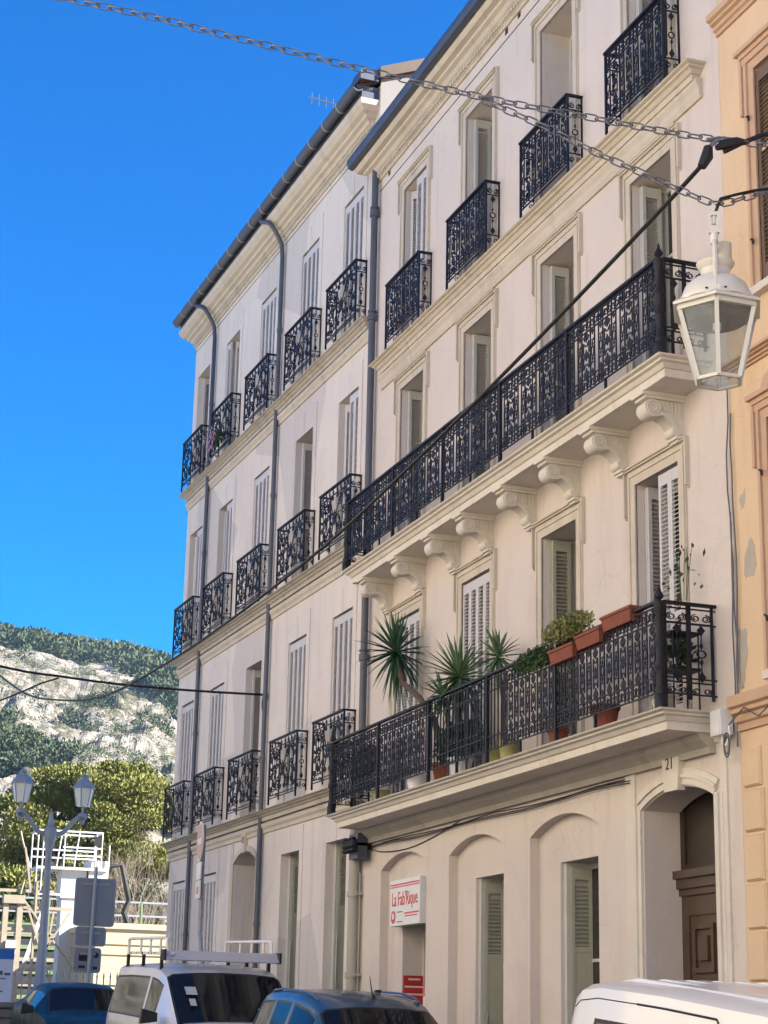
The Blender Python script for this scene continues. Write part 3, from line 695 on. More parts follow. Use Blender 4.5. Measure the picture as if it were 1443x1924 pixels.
for k in range(26):
    x = 4.13+k*.101; MB().box(x-.007, x+.007, -.622, -.608, 4.84, 5.72).build('plain_bar', 'iron', lr)
# scroll brackets below the long balcony
def bracket_mesh():
    m = MB(); w = .105
    m.box(-w-.03, w+.03, -.50, 0, -.045, -.001); m.box(-w-.015, w+.015, -.46, 0, -.075, -.045)
    for cy, cz, r, wd in ((-.36, -.17, .095, w), (-.085, -.385, .055, w*.9)):
        m.prism([(cy+r*cos(2*pi*k/18), cz+r*sin(2*pi*k/18)) for k in range(18)], -wd, wd, 'x')
    body = [(0, -.075), (-.40, -.075), (-.42, -.12), (-.36, -.235), (-.27, -.215), (-.18, -.26), (-.125, -.33), (-.085, -.40), (0, -.43)]
    m.prism(body, -w*.82, w*.82, 'x')
    m.prism([(-.36, -.265), (-.26, -.24), (-.165, -.29), (-.10, -.385), (-.085, -.355), (-.15, -.25), (-.26, -.2)], -w*1.02, w*1.02, 'x')
    m.box(-w, w, -.10, 0, -.47, -.44); m.box(-w*.8, w*.8, -.075, 0, -.50, -.47)
    for s in (-1, 1):
        for cy, cz, r in ((-.36, -.17, .072), (-.36, -.17, .038)):
            pts = [(s*(w+.006), cy+r*cos(2*pi*k/14), cz+r*sin(2*pi*k/14)) for k in range(14)]; m.tube(pts, .009, 5, closed=True)
        for k in range(5): m.box(s*(w*.82), s*(w*.82+.012), -.24+k*.045, -.222+k*.045, -.19-k*.012, -.085)
    return m.mesh('scroll_bracket', 'stone_white', True)
BR = bracket_mesh()
for y in (16.17, 17.42, 18.62, 19.86, 21.18, 22.32, 23.62, 24.97): put('scroll_bracket', BR, RB, (25.965-y, 0, 8.095))

# down pipe between the two houses
m = MB(); m.tube([(.10, -.09, 15.25), (.10, -.09, 5.0)], .056, 12)
for z in (14.4, 12.6, 9.6, 7.1): m.tube([(.10, -.09, z-.05), (.10, -.09, z+.05)], .078, 12); m.tube([(.10, -.09, z+.09), (.10, -.09, z+.12)], .074, 12)
m.build('downpipe', 'pipe_grey', RB, True)
m = MB(); m.tube([(-.06, -.10, 5.0), (-.06, -.10, .2)], .085, 12)
for z in (3.6, 2.45): m.tube([(-.06, -.10, z-.04), (-.06, -.10, z+.04)], .105, 12); m.box(-.2, .08, -.12, 0, z-.02, z+.02)
m.tube([(.06, -.05, 3.9), (.06, -.05, 1.9)], .012, 6); m.build('cast_iron_pipe', 'pipe_cream', RB, True)

# ------------------------------------------------------------------ taller neighbour (number 23) down the street
LB = thing('apartment_building', 'pale grey five-bay building with a small scrollwork balcony at every upper window', 'building', (JX, JY, 0), atan2(-cos(-.021315), -sin(-.021315)))
WL = 11.27
lc = [-1.14, -3.40, -5.88, -8.26, -10.45]; lh = .47
LL = [(5.30, 8.06), (9.05, 11.715), (12.72, 15.275)]
ops = [(c-lh, c+lh, a, b, .5) for c in lc for a, b in LL]+[(c-lh, c+lh, .7, 4.48, .5) for c in (lc[0], lc[1], lc[3], lc[4])]
GA = (-6.60, -5.26, -.5, 4.52, 4.70, .9)
m = MB(); wall_sheet(m, -WL, -.004, -.5, 16.3, ops, [GA])
m.add([(-WL,0,-.5),(-WL,11,-.5),(-WL,11,16.7),(-WL,5.5,19.2),(-WL,0,16.7)], [(0,1,2,3,4)]); MB().add([(-.004,0,-.5),(-.004,11,-.5),(-.004,11,16.95),(-.004,5.5,19.25),(-.004,0,16.95)], [(0,1,2,3,4)]).build('gable_wall', 'gable_render', LB)
m.add([(-WL,11,-.5),(0,11,-.5),(0,11,16.7),(-WL,11,16.7)], [(0,1,2,3)]); m.add([(-WL,0,16.3),(-.004,0,16.3),(-.004,0,16.8),(-WL,0,16.8)], [(0,1,2,3)])
m.build('wall', 'plaster_left', LB)
MB().add([(-WL+.1,.54,-.5),(-6.8,.54,-.5),(-6.8,.54,16.3),(-WL+.1,.54,16.3)], [(0,1,2,3)]).add([(-5.1,.54,-.5),(-.1,.54,-.5),(-.1,.54,16.3),(-5.1,.54,16.3)], [(0,1,2,3)]).add([(-6.8,.54,4.8),(-5.1,.54,4.8),(-5.1,.54,16.3),(-6.8,.54,16.3)], [(0,1,2,3)]).add([(-6.8,.9,-.5),(-5.1,.9,-.5),(-5.1,.9,4.9),(-6.8,.9,4.9)], [(0,1,2,3)]).build('inner_wall', 'soffit', LB)
SL = {(0, 2): 'closed', (1, 2): 'closed', (2, 2): 'closed', (3, 2): 'third', (4, 2): 'folded',
      (0, 1): 'ajar', (1, 1): 'folded', (2, 1): 'closed', (3, 1): 'right', (4, 1): 'ajar',
      (0, 0): 'closed', (1, 0): 'closed', (2, 0): 'folded', (3, 0): 'closed', (4, 0): 'closed'}
for i, c in enumerate(lc):
    for j, (a, b) in enumerate(LL):
        window(LB, c-lh, c+lh, a, b, SL[(i, j)], 'shutter'); surround_plain(LB, c-lh, c+lh, a, b)
        small_balcony(LB, c-.03, 1.44, a+.12, .185, 'left')
for i in (3, 4): window(LB, lc[i]-lh, lc[i]+lh, .7, 4.48, 'closed', 'shutter'); surround_plain(LB, lc[i]-lh, lc[i]+lh, .7, 4.48)
for i in (0, 1):
    c = lc[i]; window(LB, c-lh, c+lh, .7, 4.48, 'none', 'shutter_green', .48); surround_plain(LB, c-lh, c+lh, .7, 4.48)
    m = MB(); m.box(c-lh, c-lh+.10, .12, .48, .7, 4.48); m.build('door_frame', 'shutter_grey', LB)
    for x, r in ((c-lh+.14, radians(84)), (c+lh-.10, radians(96))): leaf_obj(LB, x, .15, .72, r, .26, 3.7, 'shutter_green', 2.75)
    m = MB(); m.tube([(c-.33, .16, 3.1), (c-.29, .14, 3.05), (c-.29, .14, 2.35), (c-.33, .16, 2.3)], .009, 6); m.build('door_bolt', 'shutter_grey', LB, True)
m = MB()
pts = arch_pts(GA[0]-.01, GA[1]+.01, 4.52, 4.71, 14); c = (GA[0]+GA[1])/2
for k in range(len(pts)-1):
    q = []
    for P in (pts[k], pts[k+1]):
        d = Vector((P[0]-c, P[1]-3.4)).normalized(); q += [(P[0], P[1]), (P[0]+d.x*.09, P[1]+d.y*.09)]
    m.prism([q[0], q[2], q[3], q[1]], -.035, .01)
for s, x in ((-1, GA[0]), (1, GA[1])): m.box(x+s*.01, x+s*.10, -.035, .01, -.4, 4.53); m.box(x+s*.10, x+s*.26, -.015, .01, -.4, 4.9)
m.build('door_surround', 'stone_trim', LB)
m = MB(); m.prism([(c-.09, 4.68), (c+.07, 4.68), (c+.10, 5.05), (c-.13, 5.05)], -.06, .01); ks = m.build('keystone', 'stone_trim', LB)
put('house_number', text_mesh('23', .16, 'engraved', 'house_number'), ks, (c-.02, -.064, 4.90), (pi/2, 0, 0))
m = MB(); m.box(-6.55, -6.2, .1, .3, 1.9, 2.45); m.box(-6.5, -6.44, .08, .1, 2.1, 2.2); m.build('letter_box', 'white_plastic', LB)
m = MB(); m.lathe([(.02, .12), (.06, .1), (.09, 0), (.07, -.08), (.02, -.1)], (-6.42, .5, 4.1), 10); m.tube([(-6.6, .5, 4.3), (-6.42, .5, 4.32), (-6.42, .5, 4.2)], .012, 6); m.build('porch_lamp', 'black_rubber', LB, True)
for top in (12.70, 9.045, 5.28):
    slab(LB, 'balcony_slab', -WL-.16, -.10, top, .20, .16, 'slab_dirty', (1, 1), .04)
    m = MB(); moulding(m, -WL, -.12, [(0, top-.36), (.025, top-.36), (.03, top-.30), (.06, top-.26), (.07, top-.20)], (0, 0)); m.build('slab_moulding', 'stone_trim', LB)
m = MB(); moulding(m, -WL, -.36, [(0, 16.06), (.03, 16.06), (.03, 16.10), (.05, 16.11), (.05, 16.19), (.09, 16.20), (.12, 16.25), (.18, 16.27), (.19, 16.32), (.26, 16.35), (.32, 16.43), (.34, 16.52), (0, 16.53)], (1, 1)); m.build('cornice', 'stone_trim', LB)
m = MB(); k = -WL+.02
while k < -.1: m.box(k, k+.05, -.078, -.048, 16.115, 16.185); k += .09
m.build('dentils', 'stone_trim', LB, kind='stuff')
MB().box(-WL+.02, -.15, -.005, .01, 15.965, 15.978).build('string_line', 'engraved', LB)
m = MB(); P = [(-.30+.0*k, 0) for k in range(1)]
gc = -.38; GRD = .105
half = [(gc+GRD*cos(a), 16.76+.13*sin(a)) for a in [pi+pi*k/10 for k in range(11)]]
inn = [(gc+.088*cos(a), 16.765+.112*sin(a)) for a in [2*pi-pi*k/10 for k in range(11)]]
m.prism(half+inn, -WL-.36, -.05, 'x')
rp = [(-.05-GRD+u+GRD, v) for u, v in [(p[0]-gc, p[1]) for p in half+inn]]
m2 = MB(); m2.prism([(u-.12, v+.002) for u, v in rp], -.40, .02, 'y'); 
g = m.build('gutter', 'zinc', LB, True); m2.build('gutter', 'zinc', LB, True)
k = -WL+.3
while k < -.3:
    MB().prism([(gc+(GRD+.008)*cos(a), 16.76+.138*sin(a)) for a in [pi+pi*q/8 for q in range(9)]]+[(gc+GRD-.01, 16.77), (gc-GRD+.01, 16.77)], k, k+.025, 'x').build('gutter_clip', 'pipe_cream', g); k += .72
m = MB(); m.box(-WL-.30, -.06, -.31, .0, 16.535, 16.66); m.build('eave_board', 'zinc', LB)
m = MB()
m.add([(-WL-.35,-.34,16.80),(-.02,-.34,16.80),(-.02,5.5,19.3),(-WL-.35,5.5,19.3),(-WL-.35,11.4,16.8),(-.02,11.4,16.8)], [(0,1,2,3),(3,2,5,4)])
m.add([(-WL-.35,-.34,16.74),(-.02,-.34,16.74),(-.02,5.5,19.22),(-WL-.35,5.5,19.22)], [(3,2,1,0)]); rf = m.build('roof', 'tile', LB)
for k in range(52):
    x = -WL-.3+k*.224
    t = MB(); p0 = [(x+.06*cos(a), .06*sin(a)*.8) for a in [pi*q/6 for q in range(7)]]
    for q in range(6):
        (xa, za), (xb, zb) = p0[q], p0[q+1]
        t.add([(xa,-.33,16.79+za),(xb,-.33,16.79+zb),(xb,5.5,19.30+zb),(xa,5.5,19.30+za),(xa,-.33,16.77+za),(xb,-.33,16.77+zb)], [(0,1,2,3),(0,4,5,1)])
    t.build('roof_tile_row', 'tile', rf)
m = MB(); m.box(-.30, .06, -.02, 5.5, 17.0, 17.02)
# parapet tile edge of the party wall
m = MB(); m.add([(-.08,-.05,16.88),(.10,-.05,16.88),(.10,5.5,19.2),(-.08,5.5,19.2),(-.08,-.05,17.08),(.10,-.05,17.08),(.10,5.5,19.41),(-.08,5.5,19.41)], [(3,2,1,0),(4,5,6,7),(0,1,5,4),(1,2,6,5),(2,3,7,6),(3,0,4,7)]); m.build('verge_tiles', 'wood', LB)
MB().box(-.35, .05, -.38, -.06, 16.82, 16.98).build('flashing', 'zinc', LB)
for x, zl in ((-4.93, None), (-9.52, None)):
    m = MB(); m.tube(resample([(x-.42, -.38, 16.66), (x-.41, -.40, 16.55), (x-.30, -.41, 16.46), (x-.10, -.36, 16.38), (x-.01, -.28, 16.26), (x, -.16, 16.06), (x, -.08, 15.9)], .08)+[Vector((x, -.07, 15.7)), Vector((x, -.07, .8))], .044, 10)
    for z in (14.2, 11.0, 7.3, 3.4): m.tube([(x, -.07, z-.04), (x, -.07, z+.04)], .053, 10)
    m.build('downpipe', 'pipe_grey' if x > -6 else 'zinc', LB, True)

# ------------------------------------------------------------------ orange neighbour towards the camera
OB = thing('townhouse', 'orange plastered townhouse with brown louvred shutters and corner quoins', 'building', (JX, 25.965-WR-.004, 0), -pi/2)
ox = lambda Y: 25.965-WR-.004-Y
OW = 16.0
o_cols = [ox(14.47), ox(14.47)+3.1, ox(14.47)+6.2, ox(14.47)+9.3]
ops = [(x, x+1.05, a, b, .45) for x in o_cols for a, b in ((4.95, 7.36), (8.74, 11.08), (12.4, 14.6))]
ops += [(o_cols[0]+.2, o_cols[0]+1.2, -.5, 3.55, .4), (o_cols[1], o_cols[1]+1.2, -.5, 3.55, .4), (o_cols[2], o_cols[2]+1.2, -.5, 3.55, .4)]
m = MB(); wall_sheet(m, 0, OW, -.5, 15.5, ops)
m.add([(0,0,-.5),(0,11,-.5),(0,11,15.5),(0,0,15.5)], [(0,1,2,3)]); m.add([(OW,0,-.5),(OW,11,-.5),(OW,11,15.5),(OW,0,15.5)], [(0,1,2,3)]); m.add([(0,11,-.5),(OW,11,-.5),(OW,11,15.5),(0,11,15.5)], [(0,1,2,3)]); m.add([(0,-.4,15.5),(OW,-.4,15.5),(OW,11,15.5),(0,11,15.5)], [(0,1,2,3)])
m.build('wall', 'plaster_orange', OB)
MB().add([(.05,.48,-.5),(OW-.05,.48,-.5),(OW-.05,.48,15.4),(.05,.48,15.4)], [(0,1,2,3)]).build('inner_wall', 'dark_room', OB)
for i, x in enumerate(o_cols):
    for a, b in ((4.95, 7.36), (8.74, 11.08), (12.4, 14.6)):
        window(OB, x, x+1.05, a, b, 'closed', 'shutter_brown', .43, n=2)
        m = MB()
        for s, e in ((-1, x), (1, x+1.05)):
            m.box(e, e+s*.10, -.02, .01, a-.02, b+.10); m.box(e+s*.10, e+s*.145, -.045, .01, a-.02, b+.10); m.box(e+s*.145, e+s*.17, -.03, .01, a-.02, b+.10); m.box(e+s*.17, e+s*.215, -.055, .01, b-.45, b+.25)
        m.box(x-.10, x+1.15, -.0205, .01, b, b+.10); m.box(x-.17, x+1.22, -.046, .01, b+.10, b+.17); m.box(x-.20, x+1.25, -.065, .01, b+.17, b+.22); m.box(x-.24, x+1.29, -.10, .01, b+.22, b+.27)
        m.build('window_surround', 'trim_orange', OB)
        MB().box(x-.12, x+1.17, -.09, .02, a-.11, a-.03).build('window_sill', 'stone_white', OB)
        if a < 6:
            c = x+.18; q = MB(); q.prism([(c+.14*cos(pi*k/8), b+.27+.13*sin(pi*k/8)) for k in range(9)], -.09, .01); q.build('shell_ornament', 'trim_orange', OB)
        for z in (a+.5, b-.5): MB().tube([(x-.10, -.05, z), (x-.05, -.06, z-.02), (x-.04, -.06, z-.07)], .012, 5).build('shutter_catch', 'iron', OB)
        m = MB()
        for k in range(8): m.bar((x+.06+k*.13, -.075, a+1.45), (x+.06+k*.13+.28, -.075, a+1.62), .02)
    # plain bar closing the first floor shutters
MB().bar((o_cols[0]+.03, .05, 10.17), (o_cols[0]+1.0, .05, 10.22), .05).build('shutter_bar', 'stone_trim', OB)
for zb, h in ((11.80, .22), (7.98, .10), (4.44, .32)):
    m = MB(); moulding(m, .0, OW, [(0, zb), (.03, zb), (.03, zb+h*.2), (.06, zb+h*.25), (.06, zb+h*.45), (.10, zb+h*.5), (.10, zb+h*.62), (.14, zb+h*.68), (.14, zb+h), (0, zb+h+.01)], (0, 0)); m.build('string_course', 'trim_orange', OB)
m = MB(); moulding(m, 0, OW, [(0, 15.0), (.1, 15.05), (.2, 15.2), (.4, 15.3), (.42, 15.45), (0, 15.5)], (0, 1)); m.build('cornice', 'trim_orange', OB)
zq = [.3, .75, 1.2, 1.65, 2.14, 2.60, 3.03, 3.48, 3.89, 4.28]
for k in range(len(zq)-1):
    w = .33 if k % 2 else .30
    m = MB(); b = .018
    m.add([(.07,0.01,zq[k]+.012),(.07+w,0.01,zq[k]+.012),(.07+w,0.01,zq[k+1]-.012),(.07,0.01,zq[k+1]-.012),
           (.07,-.012,zq[k]+.012),(.07+w,-.012,zq[k]+.012),(.07+w,-.012,zq[k+1]-.012),(.07,-.012,zq[k+1]-.012),
           (.07+b,-.035,zq[k]+.012+b),(.07+w-b,-.035,zq[k]+.012+b),(.07+w-b,-.035,zq[k+1]-.012-b),(.07+b,-.035,zq[k+1]-.012-b)],
          [(0,1,5,4),(1,2,6,5),(2,3,7,6),(3,0,4,7),(4,5,9,8),(5,6,10,9),(6,7,11,10),(7,4,8,11),(8,9,10,11)]); m.build('quoin', 'plaster_orange', OB)
for poly in ([(.16, 5.98), (.20, 6.12), (.30, 6.28), (.38, 6.16), (.40, 5.98), (.34, 5.88), (.2, 5.9)], [(.12, 6.70), (.24, 6.78), (.22, 6.62), (.15, 6.58)], [(.02, 5.42), (.18, 5.40), (.17, 5.1), (.10, 4.86), (.03, 4.84)]):
    rp_ = random.Random(int(poly[0][1]*100)); rag = []
    for (ax, az_), (bx, bz) in zip(poly, poly[1:]+poly[:1]):
        for q in range(6): t = q/6; rag.append((ax+(bx-ax)*t+rp_.uniform(-.014, .014), az_+(bz-az_)*t+rp_.uniform(-.016, .016)))
    MB().prism(rag, -.003, .01).build('bare_patch', 'bare_render', OB)
# cables clipped down the joint between the two houses
m = MB(); rr = random.Random(2)
for dx, a, b in ((-.02, 7.9, 4.7), (.05, 7.6, 4.9), (.02, 6.6, 4.3)):
    m.tube([(dx+rr.uniform(-.03, .03), -.03, a-(a-b)*k/9) for k in range(10)], .008, 5)
for q in range(2): m.tube([(-.05+.05*cos(t), -.12, 4.30+q*.03+.10*sin(t)) for t in [2*pi*k/14 for k in range(15)]], .008, 5)
m.tube([(.0, -.12, 4.5), (.3, -.13, 4.62), (.55, -.13, 4.5), (.8, -.13, 4.6), (1.2, -.13, 4.55)], .007, 5)
cbj = m.build('wall_cables', 'pipe_grey', None, loc=OB.location, rot=OB.rotation_euler, label='thin cables looping down the joint beside the orange townhouse', cat='cables')
jb = thing('junction_box', 'small white junction box on the wall at the low balcony end', 'junction box', (8.96, 15.32, 4.42), -pi/2)
m = MB(); m.box(-.10, .10, -.13, 0, 0, .24); m.box(-.085, .085, -.138, -.13, .015, .225); m.build('casing', 'white_plastic', jb)
m = MB(); m.tube([(0, -.06, 0), (.02, -.07, -.08), (.09, -.07, -.10), (.14, -.06, .0), (.13, -.06, .08)], .012, 6); m.build('lead', 'white_plastic', jb, True)

# ------------------------------------------------------------------ shop sign, red panel and other fittings on the facade
SG = thing('shop_sign', 'white shop sign with red lettering above the shop door', 'sign', (JX-.0, JY, 0), -pi/2)
sx0, sx1 = 25.965-24.60, 25.965-23.44
m = MB(); m.box(sx0, sx1, -.05, .115, 3.07, 3.69); m.build('board', 'white_plastic', SG)
scx = (sx0+sx1)/2
MB().box(sx0+.02, sx1-.02, -.0535, -.05, 3.585, 3.60).box(sx0+.02, sx1-.02, -.0535, -.05, 3.615, 3.635).build('red_line', 'red_print', SG)
put('lettering', text_mesh("La Fab'Rique", .215, 'red_print', 'lettering'), SG, (scx, -.053, 3.42), (pi/2, 0, 0), (.92, 1.25, 1))
m = MB(); m.prism(circle(sx0+.14, 3.19, .09, 10), -.054, -.05); e = m.build('red_emblem', 'red_print', SG)
MB().prism(circle(sx0+.14, 3.20, .045, 8), -.057, -.054).build('emblem_centre', 'white_plastic', e)
m = MB(); m.box(sx0+.58, sx1-.03, -.054, -.05, 3.215, 3.235); m.box(sx0+.6, sx1-.1, -.054, -.05, 3.18, 3.195); m.build('small_print', 'red_print', SG)
m = MB(); m.box(sx0+.29, sx0+.5, -.054, -.05, 3.245, 3.26); m.box(sx0+.29, sx0+.5, -.054, -.05, 3.115, 3.128); m.build('small_print', 'dark_print', SG)
RP = thing('notice_panel', 'red notice panel on the reveal of the shop door', 'sign', (JX, JY, 0), -pi/2)
da, db, dz = DO[0]
m = MB(); m.box(da+.02, da+.032, .13, .45, 1.96, 2.42); m.build('board', 'red_paint', RP)
m = MB()
for z, a, b in ((2.37, .2, .38), (2.27, .15, .43), (2.17, .15, .43), (2.08, .25, .33), (2.0, .17, .41)): m.box(da+.032, da+.034, a, b, z-.012, z+.012)
m.build('printed_lines', 'stone_white', RP)
PB = thing('menu_holder', 'small white leaflet holder at the edge of the shop doorway', 'holder', (JX, JY, 0), -pi/2)
m = MB(); m.box(db-.02, db+.12, .05, .115, 1.72, 2.12); m.build('holder', 'white_plastic', PB); MB().box(db, db+.10, .044, .05, 2.13, 2.25).build('card', 'red_print', PB)
AC = thing('insulator_bracket', 'dark cable bracket with insulators under the low balcony end', 'bracket', (8.97, 25.72, 4.28), -pi/2)
m = MB(); m.box(-.22, .22, -.28, -.24, -.02, .02); m.box(-.2, -.16, -.26, 0, -.02, .02); m.box(.16, .2, -.26, 0, -.02, .02); m.build('arm', 'iron', AC)
for k in range(4): MB().lathe([(.03, -.12), (.055, -.10), (.04, -.06), (.06, -.03), (.045, .02), (.05, .06), (.02, .1)], (-.18+k*.12, -.26, 0), 8).build('insulator', 'iron', AC, True)
m = MB(); m.box(-.2, .2, -.2, -.05, -.2, .16); m.build('cable_box', 'zinc', AC)
m = MB(); rr = random.Random(5)
for q in range(3):
    ph = rr.random()*3; m.tube(resample([(.2+k*.95, -.012-q*.012, 4.285-q*.022-.035*abs(sin(k*.9+ph))) for k in range(10)], .2), .006, 5)
m.tube(resample([(.2, -.03, 4.27), (.9, -.02, 4.14), (1.9, -.012, 4.10), (2.9, -.012, 4.17), (3.8, -.012, 4.29)], .15), .007, 5)
m.build('wall_cables', 'black_rubber', None, loc=(JX, JY, 0), rot=(0, 0, -pi/2), label='dark cables sagging along the wall under the low balcony', cat='cables')
AN = thing('roof_antenna', 'silver rake antenna on the roof of the taller building', 'antenna', (9.95, 30.2, 17.2), 0)
MB().tube([(0, 0, 0), (0, 0, 1.55)], .018, 6).build('mast', 'galvanised', AN)
MB().tube([(-.98, -.2, 1.40), (.25, 0, 1.42)], .014, 5).build('boom', 'galvanised', AN)
for k in range(7): MB().tube([(-.92+k*.15, -.19+k*.025, 1.40-.13+.01*(k % 2)), (-.92+k*.15, -.19+k*.025, 1.40+.13)], .006, 4).build('element', 'galvanised', AN)

# ------------------------------------------------------------------ chains across the street and the hanging lantern
def link_mesh():
    L, W, r = .098, .046, .0058; pts = []
    for k in range(7): a = -pi/2+pi*k/6; pts.append((L/2-W/2+W/2*cos(a)*1.0, W/2*sin(a), 0))
    for k in range(7): a = pi/2+pi*k/6; pts.append((-L/2+W/2+W/2*cos(a), W/2*sin(a), 0))
    return MB().tube(pts, r, 6, closed=True).mesh('chain_link', 'galvanised', True)
LINK = link_mesh(); PITCH_L = .079
def chain(label, pts):
    P = resample(pts, PITCH_L); root = thing('chain', label, 'chain', P[0])
    for i in range(len(P)-1):
        d = (P[i+1]-P[i]).normalized(); side = Vector((0, 0, 1)).cross(d).normalized(); up = d.cross(side)
        if i % 2: side, up = up, -side
        # face-on links lie in the vertical plane of the chain
        mt = Matrix((d, up, -side)).transposed() if True else None
        o = put('chain_link', LINK, root); mw = mt.to_4x4(); mw.translation = (P[i]+P[i+1])/2-P[0]; o.matrix_local = mw
    return root
cA = [(-5.0, 12.70, 9.3), (-2, 11.89, 8.72), (1.606, 10.917, 8.163), (2.534, 10.667, 7.985), (3.404, 10.432, 7.798), (4.255, 10.203, 7.629), (4.958, 10.013, 7.527), (5.75, 9.8, 7.423), (6.6, 9.57, 7.40), (7.8, 9.25, 7.46), (8.99, 8.93, 7.62)]
chain('long steel chain strung across the street above the lantern', cA)
cB = [(4.255, 10.203, 7.61), (4.715, 10.079, 7.414), (5.01, 9.999, 7.261), (5.278, 9.927, 7.146), (5.546, 9.855, 7.028), (5.748, 9.801, 6.952), (5.888, 9.763, 6.98), (6.105, 9.704, 7.052), (6.9, 9.49, 7.2), (8.0, 9.2, 7.40), (8.99, 8.93, 7.60)]
chain('steel chain carrying the hanging white lantern', cB)
m = MB(); m.tube(resample([(5.75, 9.79, 6.88), (5.76, 9.78, 6.965), (5.9, 9.74, 7.02), (6.105, 9.69, 7.075), (6.9, 9.47, 7.22), (8.0, 9.18, 7.42), (8.99, 8.9, 7.62)], .12), .011, 6)
m.build('lantern_cable', 'black_rubber', None, True, label='black supply cable lying along the lantern chain', cat='cable')
# thick black cable: from the orange house to the knot on the chain, then sagging down the street
fx, fy = 5.72, 9.80
cp = [(8.99, 8.92, 8.35), (7.4, 9.36, 7.80), (6.121, 9.70, 7.483), (5.931, 9.751, 7.392), (5.772, 9.794, 7.30)]
def on_line(k, y): return None
main = [(5.72, 9.80, 7.28), (5.70, 10.3, 7.19), (5.66, 11.4, 7.02), (5.60, 12.9, 6.80), (5.50, 15.0, 6.52), (5.40, 17.0, 6.30), (5.28, 20.0, 6.16), (5.15, 23.0, 6.12), (5.05, 26.2, 6.25), (4.96, 29.4, 6.70), (4.90, 33.0, 7.42), (4.78, 38.0, 8.9), (4.70, 41.0, 10.0)]
CABLE_MAIN = len(cp)
m = MB(); m.tube(resample(cp, .15), .017, 7); m.tube(resample(main, .3), .016, 7)
kn = m.build('street_cable', 'black_rubber', None, True, label='thick black cable sagging down the street in front of the balconies', cat='cable')
KN = thing('cable_clamp', 'black taped cable clamp knotted onto the upper chain', 'clamp', (5.77, 9.79, 7.33), atan2(-1.04, 3.86))
m = MB(); m.tube([(-.10, 0, -.12), (-.06, 0, -.04), (-.05, 0, .03)], [.03, .042, .03], 8); m.tube([(.0, -.01, .02), (.06, -.01, .05), (.14, -.01, .075), (.2, 0, .08)], [.02, .036, .034, .02], 8); m.build('tape', 'black_rubber', KN, True)
m = MB(); m.tube([(-.05, -.01, .02), (0, -.02, .07), (.06, -.02, .09)], .016, 8); m.tube([(-.06, 0, .08), (.02, 0, .1), (.12, 0, .095)], .012, 6); m.build('shackle', 'galvanised', KN, True)
m = MB(); m.tube(resample([(8.85, 31.0, 7.36), (7.6, 31.0, 7.33), (6.4, 31.0, 7.33), (5.3, 31.0, 7.38), (4.0, 31.0, 7.5), (0, 31.0, 8.2), (-5, 31, 9.2)], .3), .022, 6)
m.build('street_cable', 'black_rubber', None, True, label='dark cable stretched from the pale building out over the street', cat='cable')
m = MB(); m.tube([(8.84+.0, 31.0+.12*cos(t), 7.22+.17*sin(t)) for t in [2*pi*k/16 for k in range(17)]], .012, 5); m.build('cable_loop', 'black_rubber', None, True, label='coiled cable loop hung on the drainpipe of the pale building', cat='cable')
m = MB(); m.tube(resample([(5.25, 31.3, 7.41), (4.9, 31.4, 7.28), (4.4, 31.5, 7.02), (3.2, 31.8, 6.6), (0, 32, 6.2)], .3), .016, 5)
m.build('street_cable', 'black_rubber', None, True, label='thin drooping cable branching off the cable over the street', cat='cable')

LN = thing('hanging_lantern', 'white enamel six-sided street lantern hanging from chains', 'lantern', (5.745, 9.80, 5.70), radians(-30.2))
hx = lambda r, z, k, ph=0: (r*cos(pi/3*k-pi/2+ph), r*sin(pi/3*k-pi/2+ph), z)
zt, zb, rt, rb = .47, 0.0, .275, .150
for k in range(6):
    m = MB(); m.bar(hx(rb, zb, k), hx(rt, zt, k), .028, .028); m.build('frame_bar', 'white_enamel', LN)
    a0, a1, b1, b0 = Vector(hx(rb*.97, zb+.01, k)), Vector(hx(rb*.97, zb+.01, k+1)), Vector(hx(rt*.97, zt-.01, k+1)), Vector(hx(rt*.97, zt-.01, k))
    nrm = (a1-a0).cross(b0-a0).normalized()*.002
    MB().add([a0-nrm, a1-nrm, b1-nrm, b0-nrm, a0+nrm, a1+nrm, b1+nrm, b0+nrm], [(3,2,1,0),(4,5,6,7),(0,1,5,4),(1,2,6,5),(2,3,7,6),(3,0,4,7)]).build('glass_pane', 'pane_clear', LN)
for rr_, zz_, w_, t_ in ((rb, zb, .022, .022), (rt, zt, .03, .04)):
    m = MB()
    for k in range(6): m.bar(hx(rr_, zz_, k), hx(rr_, zz_, k+1), w_, t_)
    m.build('frame_ring', 'white_enamel', LN)
m = MB(); m.add([hx(rb*.93, .004, k) for k in range(6)]+[hx(rb*.93, .008, k) for k in range(6)], [(5,4,3,2,1,0),(6,7,8,9,10,11)]+[(k,(k+1)%6,(k+1)%6+6,k+6) for k in range(6)]); m.build('bottom_pane', 'pane_clear', LN)
m = MB()
m.add([hx(rt+.045, zt+.012, k) for k in range(6)]+[hx(rt+.045, zt+.03, k) for k in range(6)]+[hx(rt-.03, zt+.075, k) for k in range(6)], [(k,(k+1)%6,(k+1)%6+6,k+6) for k in range(6)]+[(k+6,(k+1)%6+6,(k+1)%6+12,k+12) for k in range(6)]+[(5,4,3,2,1,0),(12,13,14,15,16,17)])
m.build('hood', 'white_enamel', LN)
m = MB(); m.lathe([(.245, zt+.06), (.245, zt+.085), (.232, zt+.09), (.225, zt+.12), (.20, zt+.18), (.15, zt+.225), (.105, zt+.245), (.095, zt+.26), (.095, zt+.30), (.12, zt+.33), (.125, zt+.345), (.09, zt+.35)], n=28); m.build('dome', 'white_enamel', LN, True)
MB().lathe([(.001, zt-.075), (.18, zt-.07), (.222, zt-.03), (.225, zt+.0), (.001, zt+.002)], n=28).build('reflector', 'zinc_light', LN, True)
